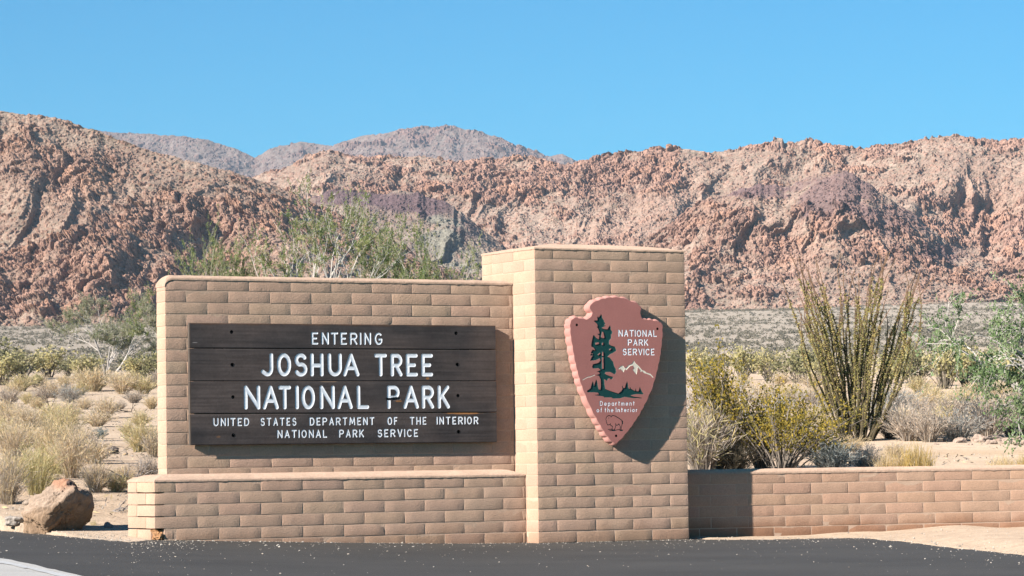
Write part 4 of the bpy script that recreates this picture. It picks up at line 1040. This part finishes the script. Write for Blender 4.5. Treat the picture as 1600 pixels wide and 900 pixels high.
def ocotillo():
    p, D = at_ground(1340, 690); u = D / FPX; H = 318 * u
    root = empty('ocotillo', p); tag(root, 'tall ocotillo with many upright leafy canes behind the low wall', 'ocotillo')
    R = random.Random(3)
    for k in range(60):
        fx = R.uniform(-1, 1); fx = math.copysign(abs(fx) ** .8, fx)
        ax = fx * .345 + R.gauss(0, .05); ay = R.uniform(-.26, .26); L = H * R.uniform(.66, 1.02) * (1.0 - .05 * abs(fx))
        n = 12; t = np.linspace(0, 1, n); b = np.array([fx * .20 + R.gauss(0, .04), R.uniform(-.16, .16), -.05])
        d = np.array([math.tan(ax), math.tan(ay), 1.]); d /= np.linalg.norm(d)
        bow = R.gauss(0, .16) - fx * .05
        P = b + d * (L * t)[:, None] + np.array([bow, R.gauss(0, .08), 0]) * (np.sin(t * math.pi))[:, None] * L * .3 + np.cumsum(np.array([[R.gauss(0, .019), R.gauss(0, .019), 0] for _ in range(n)]), 0)
        P[-3:, 0] += np.array([0, .3, 1.]) * R.gauss(0, .05)
        mb = MB(); dry = R.random() < .3
        c = np.stack([lerp(np.array([.16, .125, .075]), np.array([.33, .21, .135]), np.clip((tt - .55) / .4, 0, 1)) for tt in t])
        mb.tube(P, np.linspace(.017, .0055, n) * (1 + .12 * R.random()), np.repeat(c, 5, 0) * R.uniform(.8, 1.2), 5)
        nl = 140 if dry else 400
        q, T = along(P[None], nl, .10 if not dry else .3, .86)
        dirs = rng.normal(size=(nl, 3)) + T / np.linalg.norm(T, axis=1)[:, None] * .9
        hue = rng.random((nl, 1)) * .7 + R.random() * .3
        cl = lerp(np.array([.34, .345, .12]), np.array([.62, .47, .19]), hue) * rng.uniform(.75, 1.2, (nl, 1))
        mb.blades(q, dirs, rng.uniform(.026, .052, nl), .023, cl)
        q, T = along(P[None], 26, .7, 1.0); mb.blades(q, rng.normal(size=(26, 3)), .05, .006, np.broadcast_to([.34, .20, .13], (26, 3)))
        mb.build('cane', M_plant, root)
ocotillo()

# bushes close to the wall on the right
def near_creosote(px, py, h, w, label, n, leaves, pal, spread=1.0):
    p, D = at_ground(px, py); u = D / FPX
    r = creosote(pal, n=n, h=h * u, w=w * u, leaves=leaves, ll=.040, lw=.024, stem_c=(.21, .175, .14), clump=130, spread=spread); r.location = p
    tag(r, label, 'bush'); return r
near_creosote(1122, 738, 208, 150, 'tall yellow green creosote bush right beside the pillar', 46, 3600, GOLD, 1.3)
near_creosote(1222, 742, 140, 230, 'wide yellow green creosote bush between the pillar and the ocotillo', 60, 4300, GOLD, 1.35)
near_creosote(1190, 737, 120, 120, 'low dense olive creosote bush in front against the low wall', 60, 3000, GOLD)
def single(mb, name, px, py, h, label, cat='bush', wk=1.0, rot=None):
    o = mb.build(name, M_plant); place(o, px, py, h, wk, rot); tag(o, label, cat); return o
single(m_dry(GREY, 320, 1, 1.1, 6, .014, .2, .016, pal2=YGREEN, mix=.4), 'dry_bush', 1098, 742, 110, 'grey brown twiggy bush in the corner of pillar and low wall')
single(m_dry([(.10, .085, .06), (.14, .115, .08), (.2, .165, .11)], 300, 1, 1.5, 6, .016, .2, .016), 'dry_bush', 1150, 744, 62, 'tangled bush painted dark as the shaded inside of the creosotes, low behind the low wall')  # dark palette stands in for the shade inside the bushes
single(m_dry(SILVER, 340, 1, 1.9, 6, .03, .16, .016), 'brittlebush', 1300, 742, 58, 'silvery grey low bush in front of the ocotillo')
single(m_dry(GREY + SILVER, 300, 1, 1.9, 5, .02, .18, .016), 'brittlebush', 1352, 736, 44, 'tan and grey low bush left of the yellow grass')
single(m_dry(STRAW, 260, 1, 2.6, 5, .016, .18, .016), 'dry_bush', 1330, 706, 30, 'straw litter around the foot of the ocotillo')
single(m_dry([(.14, .11, .085), (.2, .16, .12)], 200, 1, 1.9, 5, .014, .2, .016), 'dry_bush', 1392, 686, 46, 'twig bush with shade painted in as dark grey right of the ocotillo foot')  # dark palette paints the shade onto these twigs
def bare(px, py, h, w, label, seed, c=WHITE, cat='dead branch', flat=1.0):
    p, D = at_ground(px, py); u = D / FPX
    R = random.Random(seed); mb = MB()
    def grow(a, d, L, r, lev):
        P = [a]; q = d.copy()
        for i in range(4): q = q + np.array([R.gauss(0, .2), R.gauss(0, .2), R.gauss(0, .12)]); q /= np.linalg.norm(q); P.append(P[-1] + q * L / 4)
        mb.tube(np.array(P), np.linspace(r, r * .5, 5), np.array(c) * R.uniform(.8, 1.15), 4)
        if lev < 3:
            for k in range(R.choice([2, 3])):
                v = q + np.array([R.gauss(0, .55), R.gauss(0, .55), R.gauss(0, .3)]); v /= np.linalg.norm(v); grow(P[R.choice([2, 3, 4])], v, L * R.uniform(.5, .8), r * .6, lev + 1)
    for k in range(4):
        d = np.array([R.uniform(-.9, .9) * w / h, R.uniform(-.5, .5), 1.0 * flat]); d /= np.linalg.norm(d); grow(np.array([R.gauss(0, .03), R.gauss(0, .03), 0]), d, h * u * .6, .011, 0)
    o = mb.build('bare_branches', M_bark, None, False, p); tag(o, label, cat); return o
bare(1196, 690, 100, 90, 'bare white branches sticking out of the wide creosote bush', 5)
bare(1085, 660, 75, 50, 'bare white twigs beside the upper part of the pillar', 6)
bare(1150, 722, 60, 90, 'low bare grey twigs in front of the tall creosote bush', 7, (.38, .35, .32))
bare(210, 770, 52, 60, 'bare grey twigs standing just behind the left end of the plinth', 9, (.33, .28, .24))
bare(178, 800, 22, 70, 'fallen grey sticks lying between boulder and plinth', 10, (.30, .26, .23), flat=.25)
bare(206, 645, 28, 70, 'dark broken dead branch on the sand left of the sign wall', 12, (.09, .075, .06), flat=.5)
bare(80, 642, 46, 40, 'small dark stemmed shrub with few twigs on the left flat', 13, (.16, .12, .09), 'bush')

# the straw coloured thicket above the boulder and the rest of the left flat
PX_ = [(58, 775, 88, 'yellow green', 1.35, YGREEN, 'large yellow green dry bush directly behind the boulder'),
       (112, 748, 92, 'straw', 1.1, STRAW + TAN, 'tall brownish straw bush above the top of the boulder'),
       (12, 790, 95, 'grey', 1.2, GREY + STRAW, 'grey and straw bush cut by the left picture edge near the boulder'),
       (150, 772, 60, 'dry', 1.3, STRAW + GREY, 'low dry straw bush between boulder and plinth'),
       (75, 718, 72, 'straw', 1.5, STRAW, 'wide pale straw bush in the middle of the left thicket'),
       (20, 722, 72, 'tan', 1.5, STRAW + TAN, 'tan straw bush at the left picture edge in the thicket'),
       (136, 722, 46, 'grey', 1.5, GREY, 'grey twiggy bush at the right end of the thicket'),
       (100, 690, 62, 'straw', 1.6, STRAW + YGREEN, 'straw and green bush at the back of the thicket'),
       (40, 680, 50, 'straw', 1.6, STRAW + TAN, 'round tan bush at the back left of the thicket'),
       (165, 655, 36, 'tan', 1.7, TAN + STRAW, 'pale tan bush behind the silvery plant'),
       (218, 708, 54, 'ygr', 1.35, STRAW + YGREEN, 'yellow green and straw bush beside the left edge of the sign wall'),
       (240, 716, 46, 'straw', 1.2, STRAW + GREY, 'straw bush half hidden by the left edge of the sign wall'),
       (232, 750, 40, 'grey', 1.6, GREY + TAN, 'grey twig bush low behind the left end of the plinth')]
for px, py, h, _, w, pal, lab in PX_:
    single(m_dry(pal, 300, 1, w, 5, .0095 * 75 / h, .15, .010 * 75 / h, pal2=YGREEN if pal[0] in YGREEN else None, mix=.5), 'dry_bush', px, py, h, lab)
single(m_dry(SILVER + [(.30, .34, .30)], 220, 1, 1.8, 7, .05, .12, .02), 'brittlebush', 157, 686, 19, 'small silvery blue green plant on the left flat')
single(m_grass(YELLOW, 420, 1, 1.5), 'grass_tuft', 1432, 742, 56, 'golden grass clump behind the low wall right of the ocotillo', 'grass')
single(m_grass(YELLOW + STRAW, 380, 1, 1.6), 'grass_tuft', 1388, 742, 42, 'pale golden grass clump just left of the taller one', 'grass')
single(m_grass(YELLOW + STRAW, 320, 1, 1.8), 'grass_tuft', 1566, 742, 36, 'golden grass behind the low wall near the right edge', 'grass')
single(m_grass(YELLOW, 300, 1, 1.5), 'grass_tuft', 1606, 742, 40, 'golden grass behind the low wall at the right edge', 'grass')
single(m_grass(YGREEN, 160, 1, 1.6), 'grass_tuft', 146, 822, 12, 'tiny green grass tuft just right of the boulder foot', 'grass')

# repeated shrubs of the flats
def mk(fn, name, label, cat, group):
    def f():
        r = fn()
        if isinstance(r, MB): r = r.build(name, M_plant)
        return r
    return f
def kinds(fns, name): return Kind([mk(f, name, '', '', '') for f in fns])
K_straw = kinds([lambda: m_dry(STRAW, 200, 1, 1.9, 5, .022, .2, .02), lambda: m_dry(STRAW + TAN, 200, 1, 2.1, 5, .022, .2, .02), lambda: m_dry(STRAW + YGREEN, 200, 1, 1.8, 5, .022, .2, .02)], 'straw_bush')
K_grey = kinds([lambda: m_dry(GREY + TAN, 200, 1, 2.0, 5, .02, .2, .02), lambda: m_dry(GREY + TAN, 200, 1, 1.8, 5, .02, .2, .02), lambda: m_dry(GREY + SILVER, 200, 1, 2.2, 5, .02, .2, .02)], 'grey_bush')
def unit_creo(pal): return lambda: creosote(pal, n=40, h=1, w=1.5, leaves=1000, ll=.085, lw=.05, clump=50, stem_c=(.17, .14, .10))
K_olive = Kind([unit_creo(OLIVE), unit_creo(OLIVE + YGREEN), unit_creo([(.32, .30, .14), (.39, .35, .19)])])
def put(K, spots, label, cat, group):
    for (px, py, h) in spots:
        o = K.new(); place(o, px + rng.uniform(-6, 6), py, h * rng.uniform(.78, 1.28), rng.uniform(.85, 1.4)); tag(o, label, cat, group)
put(K_olive, [(30, 592, 54), (72, 590, 46), (104, 588, 38), (136, 594, 42), (228, 592, 44), (-12, 594, 62), (55, 606, 22), (205, 590, 34), (250, 596, 50)], 'olive green creosote bush in the row behind the left flat', 'bush', 'creosote row behind the left flat')
o = K_olive.new(); place(o, 4, 602, 56, 1.3); tag(o, 'dark based olive bush cut by the left picture edge', 'bush')
put(K_straw, [(25, 622, 30), (76, 622, 32), (122, 618, 30), (152, 612, 34), (192, 616, 44), (228, 616, 36), (100, 606, 24), (178, 604, 30), (48, 632, 22), (240, 640, 30), (130, 640, 22), (215, 668, 26), (10, 650, 24)], 'straw coloured dry bush on the left flat in front of the creosote row', 'bush', 'straw bushes on the left flat')
put(K_grey, [(16, 632, 30), (62, 628, 26), (108, 630, 26), (214, 630, 28), (52, 662, 24), (138, 606, 24), (246, 606, 26), (190, 640, 14)], 'grey dry bush among the straw bushes of the left flat', 'bush', 'grey bushes on the left flat')
put(K_olive, [(1085, 590, 46), (1118, 592, 44), (1158, 594, 52), (1200, 596, 50), (1242, 598, 46), (1282, 602, 50), (1388, 600, 58), (1432, 606, 72), (1472, 608, 66), (1512, 606, 58), (1548, 604, 54), (1590, 606, 62), (1630, 606, 60), (1340, 596, 44), (1180, 584, 36), (1262, 586, 38), (1410, 586, 40), (1490, 588, 42), (1560, 586, 40)], 'olive creosote bush in the row across the right flat', 'bush', 'creosote row across the right flat')
put(K_grey, [(1378, 672, 62), (1416, 690, 60), (1456, 692, 56), (1500, 690, 52), (1546, 684, 56), (1590, 682, 50), (1400, 652, 44), (1440, 660, 48), (1486, 664, 46), (1530, 656, 40), (1580, 652, 40), (1170, 640, 30), (1218, 650, 34), (1260, 640, 32), (1100, 645, 36), (1290, 655, 34)], 'grey dry bush on the right flat behind the ocotillo', 'bush', 'grey bushes on the right flat')
put(K_straw, [(1400, 632, 34), (1452, 634, 34), (1506, 636, 40), (1550, 640, 42), (1592, 638, 40), (1140, 632, 32), (1190, 622, 28), (1236, 628, 30), (1276, 626, 28), (1540, 662, 34), (1480, 640, 30), (1108, 618, 28), (1370, 642, 30), (1300, 638, 26), (1620, 660, 40)], 'straw coloured dry bush on the right flat', 'bush', 'straw bushes on the right flat')
put(K_straw, [(300, 640, 40), (420, 650, 40), (560, 655, 40), (650, 630, 40), (760, 640, 40), (860, 650, 40), (980, 640, 40)], 'dry bush on the flat hidden behind the monument', 'bush', 'bushes behind the monument')

def scrub():
    """far scrub of the fan: too many to count"""
    N = 19000; D = np.sqrt(rng.uniform(230 ** 2, 1030 ** 2, N)); px = rng.uniform(-500, 2100, N)
    x = CAM[0] + (px - 800) / FPX * D; y = CAM[1] + D; z = G(x, y, False)
    R = rng.uniform(.25, .75, N) * np.where(rng.random(N) < .15, 1.5, 1)
    n = 22
    az = rng.uniform(0, 6.283, (N, n)); el = rng.uniform(.15, 1.45, (N, n)); rr = R[:, None] * rng.uniform(.5, 1, (N, n))
    P = np.stack([np.cos(az) * np.cos(el) * rr, np.sin(az) * np.cos(el) * rr, np.sin(el) * rr * .75], -1) + np.stack([x, y, z], -1)[:, None]
    mb = MB(); c = lerp(np.array([.235, .21, .145]), np.array([.34, .295, .22]), rng.random((N, 1)))
    mb.blades(P.reshape(-1, 3), rng.normal(size=(N * n, 3)), .5 * np.repeat(R, n), .26 * np.repeat(R, n), np.repeat(c, n, 0) * rng.uniform(.7, 1.2, (N * n, 1)))
    tag(mb.build('desert_scrub', M_plant), 'grey green scrub dotted over the far slope below the mountains', 'scrub', kind='stuff')
scrub()
def litter():
    n = 16000; D = 29 + rng.random(n) ** 1.6 * 110; px = np.where(rng.random(n) < .5, rng.uniform(-120, 300, n), rng.uniform(1040, 1750, n))
    D = np.maximum(D, D_edge(px) + .35); D = np.where(px > 1040, np.maximum(D, 34.5), D)
    x = CAM[0] + (px - 800) / FPX * D; y = CAM[1] + D; P = np.stack([x, y, G(x, y) + .012], -1)
    k = fbm(np.stack([x / 2.5, y / 2.5, 0 * x], -1), 3, 77) > -.12; P = P[k]; n = len(P)
    mb = MB(); d = rng.normal(size=(n, 3)); d[:, 2] = np.abs(d[:, 2]) * .5
    c = pick(STRAW + GREY + [(.16, .12, .09), (.22, .17, .12), (.12, .095, .075), (.5, .44, .38)], n)
    mb.blades(P, d, rng.lognormal(-3.0, .5, n), rng.uniform(.010, .022, n), c)
    tag(mb.build('ground_litter', M_plant), 'dry twigs and straw littering the sandy flats', 'plant litter', kind='stuff')
litter()
put(K_straw, [(95, 705, 50), (35, 700, 50), (128, 700, 40), (5, 690, 46), (78, 678, 38), (18, 668, 34), (88, 742, 56), (38, 752, 60)], 'straw bush growing in the thick of the left thicket', 'bush', 'straw bushes of the left thicket')
put(K_straw, [(1420, 676, 40), (1475, 678, 44), (1535, 676, 44), (1575, 668, 46), (1510, 646, 34), (1448, 648, 34), (1125, 664, 36), (1150, 650, 34), (1205, 640, 30), (1255, 664, 36), (1278, 672, 34)], 'straw bush mixed among the grey bushes of the right flat', 'bush', 'straw bushes among the grey bushes')
put(K_grey, [(1140, 712, 56), (1205, 716, 46), (1262, 712, 44), (1100, 690, 50), (1245, 684, 34)], 'grey twiggy bush among the creosote bushes between pillar and ocotillo', 'bush', 'grey bushes among the near creosotes')
put(K_straw, [(60, 640, 26), (155, 668, 30), (196, 684, 26), (30, 664, 34), (112, 656, 36), (80, 664, 34), (236, 690, 26), (198, 752, 26), (180, 770, 30), (226, 776, 22), (150, 726, 36), (30, 612, 26), (130, 600, 26), (60, 604, 24), (206, 604, 26)], 'small straw coloured tuft on the sand of the left flat', 'bush', 'small straw tufts on the left flat')
put(K_straw, [(1330, 660, 40), (1395, 716, 22), (1310, 712, 26), (1285, 690, 34), (1350, 625, 28), (1430, 614, 26), (1520, 616, 26), (1590, 618, 26), (1160, 606, 22), (1215, 604, 22), (1270, 606, 24), (1570, 628, 30)], 'small straw coloured tuft on the sand of the right flat', 'bush', 'small straw tufts on the right flat')
for o in COL.objects:                                              # anything that was built once as a model and never placed
    if o.parent is None and o.type == 'EMPTY' and not o.get('label'): o['kind'] = 'helper'

# ------------------------------------------------------------------ the dusty air
def haze():
    lo = np.array([-2600., -60., -1.5]); hi = np.array([2600., 4700., 470.])
    m = bpy.data.materials.new('haze_air'); m.use_nodes = True; n = m.node_tree.nodes
    n.remove(n['Principled BSDF']); v = n.new('ShaderNodeVolumePrincipled')
    v.inputs['Color'].default_value = (.72, .84, 1.0, 1); v.inputs['Density'].default_value = HAZE
    m.node_tree.links.new(v.outputs[0], n['Material Output'].inputs['Volume'])
    V = np.array([[(hi if (i >> k) & 1 else lo)[k] for k in range(3)] for i in range(8)])
    F = np.array([[0, 2, 3, 1], [4, 5, 7, 6], [0, 1, 5, 4], [2, 6, 7, 3], [0, 4, 6, 2], [1, 3, 7, 5]])
    tag(mesh('haze', V, F, m), 'thin pale blue desert haze in front of the mountains', 'haze', kind='stuff')
HAZE = 0.6e-4
haze()
